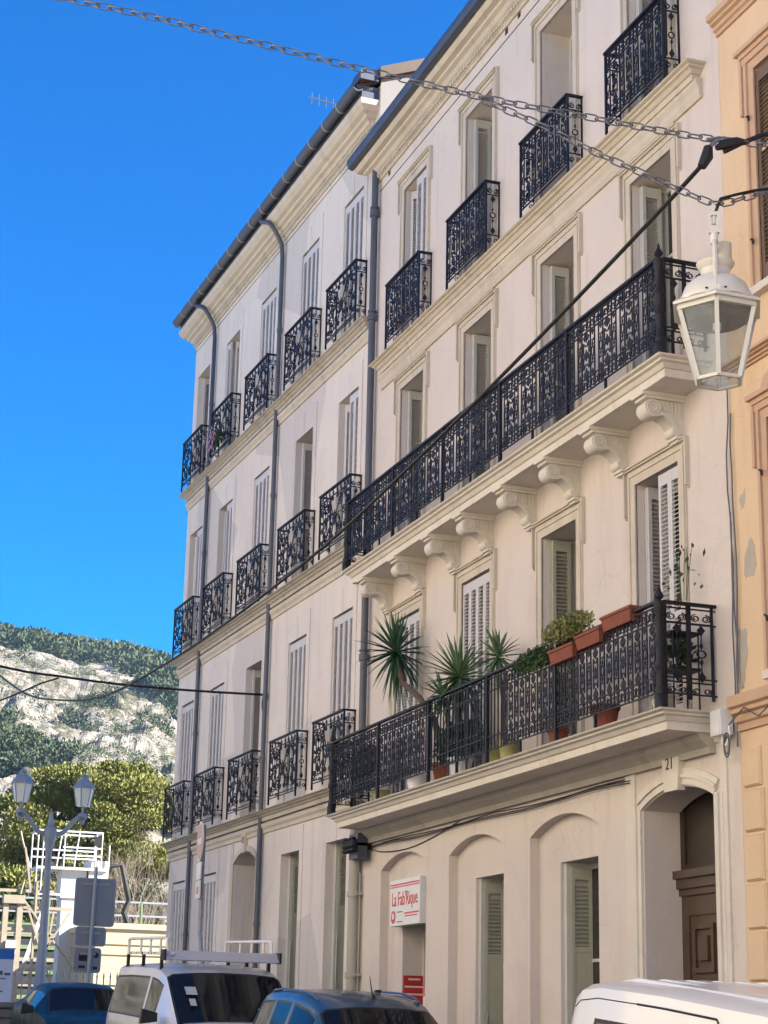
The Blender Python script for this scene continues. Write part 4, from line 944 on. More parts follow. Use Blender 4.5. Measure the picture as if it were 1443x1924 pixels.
MB().lathe([(.04, zt+.35), (.05, zt+.36), (.05, zt+.52), (.052, zt+.53), (.03, zt+.535)], (.06, .1, 0), 12).build('chimney', 'stone_trim', LN, True)
for s in (-1, 1):
    m = MB(); m.tube(resample([(0, 0, zt+.505), (0, s*.045, zt+.485), (0, s*.09, zt+.43), (0, s*.125, zt+.33), (0, s*.175, zt+.20), (0, s*.225, zt+.085)], .03), .017, 8); m.box(-.03, .03, s*.235-.012, s*.235+.012, zt+.065, zt+.10); m.build('yoke_arm', 'white_enamel', LN, True)
    for dx in (-.06, .06): MB().lathe([(.008, 0), (.01, .006), (.004, .01)], (dx, s*.25, zt+.075), 8).build('bolt', 'black_rubber', LN, True)
m = MB(); m.tube([(0, 0, zt+.49), (0, 0, zt+.565)], .026, 10); m.box(-.034, .034, -.018, .018, zt+.565, zt+.615); m.box(-.034, -.02, -.018, .018, zt+.615, zt+.69); m.box(.02, .034, -.018, .018, zt+.615, zt+.69); m.box(-.034, .034, -.018, .018, zt+.69, zt+.715); m.build('hanger', 'white_enamel', LN)
m = MB(); m.tube([(0, 0, zt+.63), (0, 0, zt+.68)], .012, 8); m.box(-.012, .012, -.008, .008, zt+.68, zt+.79); m.build('hook', 'white_enamel', LN)
MB().tube([(0, 0, zt-.03), (0, 0, zt-.12)], .03, 10).build('lamp_holder', 'white_plastic', LN, True)

# ------------------------------------------------------------------ plants on the low balcony
def yucca(label, pts, radii, heads, pot, leafmat='yucca_leaf', group=None):
    """trunk polyline with heads: (position, leaf length, leaves, tilt vector)"""
    root = thing('yucca', label, 'plant', pot[0]); o = Vector(pot[0]); rr = random.Random(int(pot[0][1]*100))
    m = MB(); m.lathe([(pot[1]*.72, 0), (pot[1], pot[2]*.9), (pot[1]*1.08, pot[2]*.9), (pot[1]*1.08, pot[2]), (pot[1]*.9, pot[2]), (pot[1]*.9, pot[2]-.03)], n=16); m.build('pot', pot[3], root, True)
    m = MB()
    for P in pts: m.tube([Vector(p)-o for p in P], radii, 8)
    m.build('trunk', 'bark', root, True)
    for (c, L, n, tl) in heads:
        c = Vector(c)-o; ax = Vector(tl).normalized()
        a = ax.cross(Vector((.3, .2, 1))).normalized(); b = ax.cross(a); m = MB()
        for k in range(n):
            f = k/n; th = k*2.39996+rr.uniform(-.15, .15); el = radians(82-f*150)+rr.uniform(-.1, .1)
            d = (a*cos(th)+b*sin(th))*cos(el)+ax*sin(el); ln = L*rr.uniform(.8, 1.08)*(.78+.22*sin(pi*min(1, f+.25)))
            droop = .06+.55*f*f; w = .023*rr.uniform(.8, 1.2); s = d.cross(Vector((0, 0, 1)));
            if s.length < .1: s = a.copy()
            s.normalize(); nm = s.cross(d).normalized(); pv = []
            for t, ww in ((0, .55), (.25, 1.0), (.6, .85), (1.0, .04)):
                p = c+d*(ln*t)+ax*.06*(1-f)+Vector((0, 0, -droop*ln*t*t)); pv += [p-s*w*ww+nm*.008*ww, p-nm*.006*ww, p+s*w*ww+nm*.008*ww]
            m.add(pv, [(i*3+q, i*3+q+1, i*3+q+4, i*3+q+3) for i in range(3) for q in range(2)])
        m.build('leaf_rosette', leafmat, root, True)
    return root
FZ = 4.69   # balcony floor
yucca('leaning yucca with a large drooping spiky head beside the drainpipe', [[(8.72, 22.0, FZ+.25), (8.68, 22.3, 5.6), (8.62, 22.7, 5.95), (8.6, 23.3, 6.25), (8.62, 23.62, 6.62)]], [.05, .045, .04, .04, .045],
      [((8.62, 23.62, 6.70), .64, 104, (-.25, .2, 1))], ((8.72, 22.0, FZ), .17, .3, 'terracotta'))
yucca('bushy yucca leaning over the middle of the low balcony rail', [[(8.66, 21.35, FZ+.25), (8.62, 21.3, 5.4), (8.6, 21.2, 5.85)]], [.05, .045, .045],
      [((8.58, 21.2, 5.93), .62, 80, (-.2, -.1, 1)), ((8.5, 21.55, 5.75), .4, 26, (-.3, .5, 1))], ((8.66, 21.35, FZ), .16, .28, 'white_plastic'), 'yucca_leaf_pale')
yucca('small upright yucca with a short bare stem above the rail', [[(8.7, 20.1, FZ+.25), (8.72, 20.12, 5.5), (8.68, 20.2, 5.95)]], [.035, .03, .03],
      [((8.68, 20.2, 6.02), .42, 40, (-.1, 0, 1))], ((8.7, 20.1, FZ), .14, .26, 'terracotta'), 'yucca_leaf_pale')
def leafy(label, name, c, size, n, mat, ls, seed, cat='plant', stems=0):
    rr = random.Random(seed); root = thing(name, label, cat, c); m = MB()
    for k in range(n):
        u = Vector((rr.gauss(0, 1), rr.gauss(0, 1), rr.gauss(0, 1))).normalized()*rr.random()**.4
        p = Vector((u.x*size[0], u.y*size[1], u.z*size[2]+size[2]*.6)); d = Vector((rr.gauss(0, 1), rr.gauss(0, 1), rr.gauss(0, 1)+.6)).normalized(); s = d.cross(Vector((rr.gauss(0, 1), rr.gauss(0, 1), rr.gauss(0, 1)))).normalized()
        L = ls*rr.uniform(.6, 1.3); m.add([p, p+d*L*.5+s*L*.28, p+d*L, p+d*L*.5-s*L*.28], [(0, 1, 2, 3)])
    m.build('foliage', mat, root)
    if stems:
        m = MB()
        for k in range(stems): x, y = rr.uniform(-1, 1)*size[0]*.6, rr.uniform(-1, 1)*size[1]*.6; m.tube([(x*.4, y*.4, -.05), (x*.7, y*.7, size[2]*.6), (x+rr.uniform(-.05, .05), y+rr.uniform(-.05, .05), size[2]*1.4)], .004, 4)
        m.build('stems', 'herb_leaf', root)
    return root
leafy('pale yellow-green succulent spilling from a trough on the rail', 'succulent', (8.33, 17.52, 5.77), (.13, .60, .13), 1900, 'sedum_leaf', .05, 3, stems=10)
leafy('dark green trailing herb hanging over the balcony rail', 'trailing_herb', (8.36, 18.45, 5.60), (.08, .58, .13), 1000, 'herb_leaf', .05, 4, stems=24)
leafy('dense leafy shrub behind the plain bars of the low balcony', 'shrub', (8.62, 21.3, 5.0), (.14, .75, .27), 1500, 'yucca_leaf', .07, 6, stems=16)
leafy('creeping vine on the far end of the low balcony', 'vine', (8.55, 24.6, 5.05), (.07, .62, .33), 900, 'dark_leaf', .07, 9, stems=16)
leafy('wispy climber with a few leaves by the half open shutter', 'climber', (8.84, 15.9, 5.9), (.10, .50, .34), 30, 'dark_leaf', .07, 12, stems=7)
def trough(label, y0, y1, z, x=8.40, tilt=0):
    root = thing('planter_trough', label, 'planter', (x, (y0+y1)/2, z)); h = (y1-y0)/2; m = MB()
    a, b, hh = .065, .085, .155
    m.add([(-a,-h+.03,0),(a,-h+.03,0),(a,h-.03,0),(-a,h-.03,0),(-b,-h,hh),(b,-h,hh),(b,h,hh),(-b,h,hh),(-b+.018,-h+.02,hh),(b-.018,-h+.02,hh),(b-.018,h-.02,hh),(-b+.018,h-.02,hh),(-b+.03,-h+.03,hh-.03),(b-.03,-h+.03,hh-.03),(b-.03,h-.03,hh-.03),(-b+.03,h-.03,hh-.03)],
          [(3,2,1,0)]+[(k,(k+1)%4,(k+1)%4+4,k+4) for k in range(4)]+[(k+4,(k+1)%4+4,(k+1)%4+8,k+8) for k in range(4)]+[(k+8,(k+1)%4+8,(k+1)%4+12,k+12) for k in range(4)])
    m.box(-b-.008, b+.008, -h-.008, -h+.0, hh-.03, hh); m.box(-b-.008, b+.008, h, h+.008, hh-.03, hh); m.box(-b-.008, -b+.002, -h, h, hh-.03, hh-.001); m.box(b-.002, b+.008, -h, h, hh-.03, hh-.001)
    m.build('trough', 'terracotta', root); MB().box(-b+.03, b-.03, -h+.03, h-.03, hh-.05, hh-.032).build('soil', 'soil', root); return root
trough('terracotta trough on the rail beside the iron corner post', 16.05, 16.70, 5.64)
trough('terracotta trough on the rail next to the succulent', 16.74, 17.32, 5.56)
trough('terracotta trough holding the pale succulent on the rail', 17.38, 17.98, 5.52)
def pot(label, y, r, h, mat, x=8.56):
    root = thing('flower_pot', label, 'pot', (x, y, FZ+.012)); m = MB(); m.lathe([(r*.7, 0), (r*.95, h*.82), (r*1.06, h*.82), (r*1.06, h), (r*.92, h), (r*.9, h*.8), (.01, h*.8)], n=16); m.build('pot', mat, root, True); return root
pot('terracotta pot on the floor below the troughs', 17.1, .15, .26, 'terracotta'); pot('small terracotta pot on the floor below the herb', 18.25, .12, .18, 'terracotta')
pot('yellow-green pot on the floor by the plain bars', 19.6, .13, .24, 'yellow_pot'); pot('pale yellow pot next to the yellow-green pot', 19.95, .12, .22, 'sedum_leaf')
pot('white pot near the middle of the balcony floor', 22.6, .15, .2, 'white_plastic'); pot('yellowish pot near the far end of the balcony floor', 24.0, .13, .16, 'yellow_pot'); pot('cream pot on the floor at the corner post', 15.85, .12, .16, 'stone_trim')
TR = thing('plant_trellis', 'thin green trellis standing behind the plain balcony bars', 'trellis', (8.5, 20.9, FZ))
for k in range(4): MB().box(-.012, .012, -.45+k*.3-.012, -.45+k*.3+.012, 0, .98).build('upright', 'zinc', TR)
for k in range(4): MB().box(-.022, -.012, -.55, .55, .2+k*.22, .215+k*.22).build('slat', 'zinc', TR)
SF = thing('plant_stand', 'small dark iron shelf stand inside the low balcony end', 'stand', (8.72, 15.78, FZ))
for x in (-.14, .14):
    for y in (-.12, .12): MB().tube([(x, y, 0), (x, y, .78)], .009, 6).build('leg', 'iron', SF)
for z in (.42, .78): MB().box(-.16, .16, -.14, .14, z-.012, z+.012).build('shelf', 'iron', SF)
leafy('dark strappy houseplant on the iron stand', 'houseplant', (8.72, 15.78, FZ+.5), (.13, .12, .13), 130, 'dark_leaf', .12, 17)
leafy('purple flowering plant tied to the top railing of the pale building', 'flowering_plant', (8.56, 34.25, 12.95), (.05, .30, .18), 260, 'herb_leaf', .07, 21)
m = MB(); tufts0 = random.Random(2)
for k in range(40):
    p = Vector((tufts0.gauss(0, .04)-.08, tufts0.gauss(.02, .13), tufts0.gauss(.12, .12))); q = .045
    m.add([p+Vector((0, -q, 0)), p+Vector((-.02, 0, -q)), p+Vector((0, q, 0)), p+Vector((-.02, 0, q))], [(0, 1, 2, 3)])
m.build('blossoms', 'blossom', bpy.data.objects['flowering_plant'])

# ------------------------------------------------------------------ vehicles
def vehicle(name, label, cat, loc, rot, W, st, paintm, glass_side, screen, rear=None, cant=.105):
    """st: (x from front, z belt, z top, half width belt, half width top); glass_side: list of (i, j) station spans; screen/rear: station span"""
    root = thing(name, label, cat, loc); root.rotation_euler = rot; bm = bmesh.new(); lay = bm.faces.layers.int.new('grp'); rows = []
    for (x, zb, zt_, wb, wt) in st:
        half = [(wb*.90, .20), (wb, .42), (wb*1.0, zb-.16), (wb*.985, zb), (wt+(wb*.985-wt)*(cant-.055)/(zt_-zb-.055) if zt_-zb > cant+.05 else wt+(wb*.985-wt)*.3, zt_-cant if zt_-zb > cant+.05 else zb+(zt_-zb)*.3), (wt, zt_-.055), (wt*.9, zt_-.012), (wt*.5, zt_+.012), (0, zt_+.02)]
        full = [(-x, y, z) for y, z in half]+[(-x, -y, z) for y, z in reversed(half[:-1])]
        rows.append([bm.verts.new(p) for p in full])
    n = len(rows[0]); faces = {}
    for i in range(len(rows)-1):
        for k in range(n-1): faces[(i, k)] = bm.faces.new((rows[i][k], rows[i][k+1], rows[i+1][k+1], rows[i+1][k]))
    bm.faces.new(rows[0]); bm.faces.new(list(reversed(rows[-1])))
    for i in range(len(rows)-1):
        bm.faces.new((rows[i][0], rows[i+1][0], rows[i+1][n-1], rows[i][n-1]))
    bmesh.ops.recalc_face_normals(bm, faces=bm.faces)
    groups = [('side_window', [faces[(i, 3)] for i in range(a, b)]) for a, b in glass_side]+[('side_window', [faces[(i, n-5)] for i in range(a, b)]) for a, b in glass_side]
    groups.append(('windscreen', [faces[(i, k)] for i in range(*screen) for k in range(5, n-6)]))
    if rear: groups.append(('rear_window', [faces[(i, k)] for i in range(*rear) for k in range(5, n-6)]))
    for gi, (nm, fs) in enumerate(groups):
        r = bmesh.ops.inset_region(bm, faces=fs, thickness=.028, depth=-.004, use_even_offset=True)
        for f in r['faces']: f[lay] = 1
        for f in fs: f[lay] = 10+gi
    def extract(tag, nm, mat):
        m = MB(); mp = {}
        for f in bm.faces:
            if f[lay] == tag:
                q = []
                for v in f.verts:
                    if v not in mp: mp[v] = len(m.v); m.v.append(tuple(v.co))
                    q.append(mp[v])
                m.f.append(tuple(q))
        me = bpy.data.meshes.new(nm); me.from_pydata(m.v, [], m.f); me.materials.append(M[mat])
        me.polygons.foreach_set('use_smooth', [True]*len(me.polygons))
        try: me.set_sharp_from_angle(angle=radians(42))
        except Exception: pass
        return put(nm, me, root)
    extract(0, 'body', paintm); extract(1, 'window_rubber', 'car_trim')
    for gi, (nm, fs) in enumerate(groups): extract(10+gi, nm, 'car_glass')
    bm.free()
    Lh = st[-1][0]
    for x in (.82, Lh-.78):
        for s in (-1, 1):
            y = s*(W/2-.09); o = put('wheel', None, root, (-x, y, .32), (pi/2, 0, 0))
            MB().lathe([(.19, -.10), (.30, -.11), (.33, -.07), (.33, .07), (.30, .11), (.19, .10)], n=22, cap=False).build('tyre', 'black_rubber', o, True)
            MB().lathe([(.02, -.07), (.19, -.09), (.20, .09), (.02, .07)], n=16).build('hub', 'rim', o, True)
    for s in (-1, 1):
        MB().box(-st[1][0]+.03, -st[1][0]-.15, s*(st[1][3]-.42), s*(st[1][3]-.10), st[1][1]-.18, st[1][1]-.03).build('headlight', 'white_plastic', root)
        MB().box(-Lh-.012, -Lh+.08, s*(st[-1][3]-.16), s*(st[-1][3]-.03), st[-1][1]-.35, st[-1][1]-.08).build('tail_light', 'red_paint', root)
    return root
def mirrors(root, x, y, z):
    for s in (-1, 1):
        m = MB(); m.add([(-x-.06, s*(y+.02), z-.06), (-x+.05, s*(y+.02), z-.06), (-x+.06, s*(y+.24), z-.09), (-x-.05, s*(y+.24), z-.09), (-x-.06, s*(y+.02), z+.05), (-x+.05, s*(y+.02), z+.05), (-x+.05, s*(y+.22), z+.1), (-x-.04, s*(y+.22), z+.1)], [(3,2,1,0),(4,5,6,7),(0,1,5,4),(1,2,6,5),(2,3,7,6),(3,0,4,7)]); m.build('mirror', 'car_trim', root)
# silver panel van with roof rack
y = 22.7
V1 = vehicle('panel_van', 'silver panel van with a grey roof rack parked by the pale building', 'van', (6.52, y, gz(y)+.04), (0, .035, -pi/2), 1.86,
    [(0, .75, .82, .78, .68), (.10, .85, .98, .86, .74), (.45, .98, 1.08, .91, .78), (.75, 1.10, 1.17, .925, .80), (1.65, 1.16, 1.77, .93, .765), (1.95, 1.16, 1.84, .93, .775), (2.30, 1.17, 1.87, .93, .78), (2.42, 1.17, 1.875, .93, .78), (3.55, 1.18, 1.88, .93, .78), (3.66, 1.18, 1.88, .93, .78), (4.55, 1.18, 1.86, .92, .77), (4.74, 1.15, 1.78, .90, .75), (4.80, 1.1, 1.70, .88, .73)],
    'paint_silver', [(4, 6), (7, 10)], (3, 4), cant=.16)
mirrors(V1, 1.35, .92, 1.22)
RK = MB().box(-4.3, -1.75, -.70, -.66, 2.0, 2.03).build('roof_rack', 'white_plastic', V1)
for s in (-1, 1):
    MB().tube([(-1.9, s*.72, 2.0), (-1.92, s*.72, 2.20), (-2.05, s*.72, 2.22), (-4.2, s*.72, 2.22), (-4.3, s*.72, 2.2), (-4.3, s*.72, 2.0)], .022, 8).build('side_rail', 'white_plastic', RK, True)
    for x in (2.3, 2.9, 3.5): MB().tube([(-x, s*.72, 2.0), (-x, s*.72, 2.21)], .018, 6).build('rail_post', 'white_plastic', RK)
    for x in (2.1, 3.2, 4.2): MB().box(-x-.03, -x+.03, s*.74-.02, s*.74+.02, 1.80, 2.0).build('rack_foot', 'car_trim', RK)
for k in range(7): MB().box(-1.95-k*.38-.03, -1.95-k*.38+.03, -.70, .70, 2.005, 2.04).build('cross_bar', 'paint_silver', RK)
m = MB(); m.add([(-1.72,-.78,1.94),(-1.72,.78,1.94),(-1.86,.78,2.06),(-1.86,-.78,2.06),(-1.76,-.78,1.93),(-1.76,.78,1.93),(-1.90,.78,2.05),(-1.90,-.78,2.05)], [(0,1,2,3),(7,6,5,4),(0,4,5,1),(3,2,6,7),(0,3,7,4),(1,5,6,2)]); m.build('wind_deflector', 'paint_silver', RK)
for s in (-1, 1): MB().box(-1.92, -1.70, s*.79-.012, s*.79+.012, 1.925, 2.07).build('deflector_cap', 'black_rubber', RK)
for y0_, y1_, t0, t1 in ((-.60, -.45, .52, .68), (-.585, -.50, .30, .44), (.30, .55, .20, .27)):
    P = lambda t, yy: (-(.75+.9*t)+.014, yy, 1.182+.6*t+.014)
    MB().add([P(t0, y0_), P(t0, y1_), P(t1, y1_), P(t1, y0_)], [(0, 1, 2, 3)]).build('windscreen_sticker', 'sticker', V1)
# blue estate-style car
y = 17.05
V2 = vehicle('hatchback_car', 'metallic blue tall car with a roof antenna parked before the shop', 'car', (6.72, y, gz(y)), (0, .035, -pi/2), 1.76,
    [(0, .62, .70, .70, .60), (.08, .72, .86, .80, .66), (.5, .86, .96, .86, .70), (1.05, .98, 1.04, .88, .72), (1.82, 1.02, 1.53, .88, .625), (2.05, 1.02, 1.61, .88, .64), (2.55, 1.02, 1.67, .88, .65), (2.63, 1.02, 1.675, .88, .65), (3.20, 1.03, 1.685, .88, .65), (3.28, 1.03, 1.685, .88, .65), (3.72, 1.05, 1.665, .87, .64), (3.95, 1.06, 1.60, .85, .62), (4.15, 1.0, 1.2, .82, .66), (4.22, .9, 1.0, .78, .62)],
    'paint_blue', [(4, 6), (7, 8), (9, 11)], (3, 4), (11, 12))
mirrors(V2, 1.5, .88, 1.05)
m = MB(); m.tube([(-2.1, 0.05, 1.64), (-2.22, .05, 1.86)], [.011, .004], 6); m.lathe([(.03, 0), (.025, .03), (.01, .05)], (-2.1, .05, 1.63), 10); m.build('antenna', 'car_trim', V2, True)
for sg in (-1, 1): MB().tube([(-2.05, sg*.565, 1.60), (-2.2, sg*.57, 1.645), (-2.6, sg*.575, 1.685), (-3.3, sg*.575, 1.695), (-3.65, sg*.57, 1.675), (-3.75, sg*.565, 1.64)], .013, 6).build('roof_rail', 'paint_blue', V2, True)
MB().box(-2.62, -2.56, .25, .31, 1.69, 1.72).build('roof_plug', 'car_trim', V2)
# white van nearest the orange house
y = 7.65
V3 = vehicle('panel_van', 'white panel van with roof ribs parked beside the arched entrance door', 'van', (6.78, y, -.09), (0, .05, -pi/2), 1.92,
    [(0, .75, .85, .80, .70), (.10, .88, 1.0, .88, .76), (.5, 1.0, 1.1, .94, .80), (.8, 1.12, 1.2, .955, .82), (1.7, 1.18, 1.68, .96, .79), (2.0, 1.18, 1.75, .96, .80), (2.35, 1.19, 1.795, .96, .81), (2.47, 1.19, 1.80, .96, .81), (3.6, 1.2, 1.86, .96, .815), (3.7, 1.2, 1.863, .96, .815), (4.5, 1.2, 1.885, .955, .81), (4.80, 1.2, 1.86, .945, .80), (4.93, 1.18, 1.80, .93, .785), (4.98, 1.15, 1.72, .92, .77), (5.02, 1.0, 1.55, .91, .78)],
    'paint_white', [(4, 6), (7, 8), (9, 10)], (3, 4), cant=.26)
mirrors(V3, 1.4, .95, 1.25)
for yy in (-.55, -.35, -.15, .05, .25, .45): MB().add([(-4.62,yy-.03,1.88),(-4.62,yy+.03,1.88),(-2.5,yy+.03,1.80),(-2.5,yy-.03,1.80),(-4.4,yy-.014,1.906),(-4.4,yy+.014,1.906),(-2.6,yy+.014,1.825),(-2.6,yy-.014,1.825)], [(3,2,1,0),(4,5,6,7),(0,1,5,4),(1,2,6,5),(2,3,7,6),(3,0,4,7)]).build('roof_rib', 'paint_white', V3)
def flank(root_st, x, dz, out=.002):      # point on the upper flank of the van, dz below the cant rail
    for a, b in zip(root_st, root_st[1:]):
        if a[0] <= x <= b[0]:
            t = (x-a[0])/(b[0]-a[0]); zb, zt_, wb, wt = [a[k]+(b[k]-a[k])*t for k in (1, 2, 3, 4)]
            z = zt_-.055-dz; return (-x, wt+(wb*.985-wt)*dz/(zt_-.055-zb)+out, z)
VS = [(1.7, 1.18, 1.68, .96, .79), (2.0, 1.18, 1.75, .96, .80), (2.35, 1.19, 1.795, .96, .81), (3.6, 1.2, 1.86, .96, .815), (4.5, 1.2, 1.885, .955, .81), (4.80, 1.2, 1.86, .945, .80), (4.93, 1.18, 1.80, .93, .785)]
for sg in (-1, 1):
    F = lambda x, dz: (lambda p: (p[0], p[1]*sg, p[2]))(flank(VS, x, dz))
    MB().tube([F(x, .07) for x in (4.90, 4.8, 4.5, 4.2, 3.9)], .004, 5).build('seam', 'car_trim', V3)
    MB().tube([F(x, .07) for x in (3.9, 3.5, 3.0, 2.85)]+[F(2.82, .09), F(2.80, .16), F(2.80, .4)], .008, 5).build('door_gap', 'car_trim', V3)
# dark saloon further up
y = 31.2
V4 = vehicle('saloon_car', 'dark blue-green saloon car parked furthest up the street', 'car', (6.35, y, gz(y)+.10), (0, .035, -pi/2), 1.76,
    [(0, .58, .66, .70, .58), (.08, .68, .80, .80, .64), (.5, .82, .90, .86, .68), (1.25, .94, .99, .88, .70), (1.88, .96, 1.36, .88, .60), (2.2, .96, 1.40, .88, .61), (2.62, .97, 1.43, .88, .61), (2.70, .97, 1.43, .88, .61), (3.30, .99, 1.40, .87, .59), (3.42, .99, 1.38, .87, .585), (3.95, 1.02, 1.12, .85, .62), (4.4, 1.0, 1.06, .82, .62), (4.5, .85, .95, .78, .60)],
    'paint_navy', [(4, 6), (7, 8)], (3, 4), (9, 10))
mirrors(V4, 1.55, .88, 1.0)

# ------------------------------------------------------------------ street furniture at the end of the street
DL = thing('double_street_lamp', 'grey cast-iron street lamp with two lanterns on curved arms', 'street lamp', (7.30, 43.2, gz(43.2)), radians(6))
m = MB(); m.lathe([(.30, 0), (.30, .85), (.25, .92), (.22, 1.3), (.15, 1.4), (.12, 1.7), (.095, 2.6), (.075, 4.45), (.09, 4.5), (.09, 4.56), (.13, 4.70), (.16, 4.84), (.15, 4.96), (.09, 5.04), (.06, 5.08), (.075, 5.13), (.05, 5.26), (.012, 5.42)], n=18); m.build('column', 'lamp_grey', DL, True)
for s in (-1, 1):
    m = MB(); m.tube(resample([(s*.1, 0, 4.86), (s*.30, 0, 4.92), (s*.45, 0, 5.10), (s*.60, 0, 5.26), (s*.76, 0, 5.30), (s*.86, 0, 5.26)], .06), .055, 8); m.lathe([(.05, 0), (.12, .05), (.10, .12), (.03, .16), (.03, .34)], (s*.74, 0, 5.26), 12); m.lathe([(.02, -.12), (.06, -.06), (.07, 0)], (s*.74, 0, 5.24), 10); m.build('arm', 'lamp_grey', DL, True)
    L0 = put('lantern', None, DL, (s*.74, 0, 5.56), (0, 0, .2*s), (.82, .82, .82))
    q4 = lambda r, z: [(r*cos(pi/4+pi/3*k), r*sin(pi/4+pi/3*k), z) for k in range(6)]
    m = MB(); vs = q4(.19, 0)+q4(.29, .50); m.add(vs, [(k, (k+1) % 6, (k+1) % 6+6, k+6) for k in range(6)]+[(5,4,3,2,1,0)]); m.build('lantern_glass', 'frosted', L0)
    m = MB()
    for k in range(6): m.bar(q4(.192, 0)[k], q4(.292, .5)[k], .025)
    m.build('lantern_bars', 'lamp_grey', L0)
    m = MB(); m.add(q4(.34, .50)+q4(.34, .53)+q4(.20, .72)+q4(.13, .76)+q4(.10, .82), [(r*6+k, r*6+(k+1) % 6, r*6+(k+1) % 6+6, r*6+k+6) for r in range(4) for k in range(6)]+[(5,4,3,2,1,0), (24,25,26,27,28,29)]); m.lathe([(.10, .82), (.13, .84), (.10, .88), (.04, .92)], n=10); m.build('lantern_roof', 'lamp_grey', L0)
TS = thing('traffic_sign', 'grey backs of three traffic signs on one pole', 'traffic sign', (7.87, 40.6, gz(40.6)), radians(4))
MB().tube([(0, 0, 0), (.05, 0, 3.95)], .04, 10).build('pole', 'steel_pole', TS, True)
def plate(p, x0, x1, z0, z1, r=.06, name='plate', mat='sign_back'):
    pts = []
    for cx_, cz_, a0 in ((x1-r, z1-r, 0), (x0+r, z1-r, pi/2), (x0+r, z0+r, pi), (x1-r, z0+r, 3*pi/2)):
        for k in range(5): pts.append((cx_+r*cos(a0+pi/2*k/4), cz_+r*sin(a0+pi/2*k/4)))
    o = MB().prism(pts, .05, .075).build(name, mat, p)
    MB().ribbon(pts, .03, .03, True, .06).build('rim', 'steel_pole', o); return o
for x0, x1, z0, z1 in ((-.36, .52, 2.70, 3.70), (-.30, .36, 2.28, 2.66), (-.30, .28, 1.72, 2.22)):
    o = plate(TS, x0, x1, z0, z1); MB().box(x0+.12, x1-.12, .03, .05, z1-.14, z1-.09).build('bracket', 'steel_pole', o)
m = MB(); m.prism(circle(.18, 2.08, .06, 12), .045, .05); m.box(-.2, -.02, .045, .05, 1.95, 2.1); m.box(-.2, -.05, .045, .05, 1.80, 1.86); m.box(.12, .22, .045, .05, 1.78, 1.84); m.build('sticker', 'black_rubber', TS)
NS = thing('no_entry_sign', 'round faded sign with two small plates on a bent pole', 'traffic sign', (7.85, 30.8, gz(30.8)), radians(-96))
MB().tube(resample([(.28, 0, 0), (.28, 0, 1.75), (.22, 0, 1.95), (-.18, 0, 2.45), (-.22, 0, 2.55), (-.22, 0, 4.3)], .1), .035, 8).build('pole', 'steel_pole', NS, True)
m = MB(); m.prism(circle(-.22, 3.98, .34, 28), -.07, -.05); dsc = m.build('disc', 'sign_pale', NS); MB().prism(circle(-.22, 3.98, .30, 28), -.074, -.07).build('face', 'sign_salmon', dsc); MB().box(-.44, 0, -.078, -.074, 3.93, 4.03).build('bar', 'sign_pale', dsc)
MB().box(-.46, .02, -.07, -.05, 3.34, 3.62).build('plate', 'white_plastic', NS); o = MB().box(-.46, .02, -.07, -.05, 3.02, 3.31).build('plate', 'sign_pale', NS); MB().box(-.3, -.15, -.074, -.07, 3.1, 3.22).build('mark', 'red_print', o)
IP = thing('information_panel', 'white information panel with a blue heading on the stone wall', 'panel', (5.75, 42.1, 2.15), 0)
MB().box(-.72, .75, -.03, .03, 0, 1.15).build('board', 'panel_white', IP); hd = MB().box(-.73, .76, -.036, -.03, .92, 1.13).build('heading', 'panel_blue', IP)
MB().box(-.6, .35, -.040, -.036, 1.02, 1.06).build('heading_line', 'white_plastic', hd)
MB().box(-.75, .78, -.045, .045, 1.135, 1.165).build('frame', 'steel_pole', IP)
m = MB(); rr = random.Random(8)
for k in range(9): x, z = -.55+k*.14, .62+rr.uniform(-.05, .05); m.box(x, x+rr.uniform(.08, .16), -.0335, -.03, z, z+rr.uniform(.03, .09))
m.ribbon([(-.6, .5), (-.3, .55), (0, .48), (.3, .52), (.62, .5)], .02, .006, y=-.033); m.ribbon([(.1, .12), (.25, .2), (.4, .18), (.55, .24)], .03, .006, y=-.033); m.build('printed_map', 'panel_print', IP)
SW = thing('stone_wall', 'low dark rubble stone wall under the information panel', 'wall', (4.6, 42.3, gz(42)))
MB().box(-3, 2.55, -.18, .22, -.2, .96).build('core', 'stone_dark', SW); MB().box(-3.05, 2.6, -.28, .27, .96, 1.07).build('coping', 'stone_dark', SW)
rr = random.Random(3)
for r in range(4):
    x = -3.0
    while x < 2.4:
        w = rr.uniform(.28, .55); b = .03; z0, z1 = r*.24+.005, r*.24+.232; x1 = min(x+w, 2.55); d = -.20-rr.uniform(.01, .05)
        m = MB(); m.add([(x,-.18,z0),(x1-.02,-.18,z0),(x1-.02,-.18,z1),(x,-.18,z1),(x+b,d,z0+b),(x1-.02-b,d,z0+b*rr.uniform(.6,1.4)),(x1-.02-b,d,z1-b),(x+b,d,z1-b*rr.uniform(.6,1.4))], [(0,1,5,4),(1,2,6,5),(2,3,7,6),(3,0,4,7),(4,5,6,7)]); m.build('stone', 'stone_dark', SW); x = x1
FN = thing('railing_fence', 'dark spiked iron railing along the promenade', 'fence', (0, 46.0, gz(46)))
bar_me = MB().box(-.014, .014, -.014, .014, 0, 1.75).lathe([(.02, 1.75), (.022, 1.79), (.002, 1.92)], n=6).mesh('fence_bar', 'fence_iron')
for k in range(50): put('fence_bar', bar_me, FN, (5.2+k*.165, 0, 0))
for z in (.2, 1.55): MB().box(5.0, 13.5, -.02, .02, z, z+.045).build('fence_rail', 'fence_iron', FN)

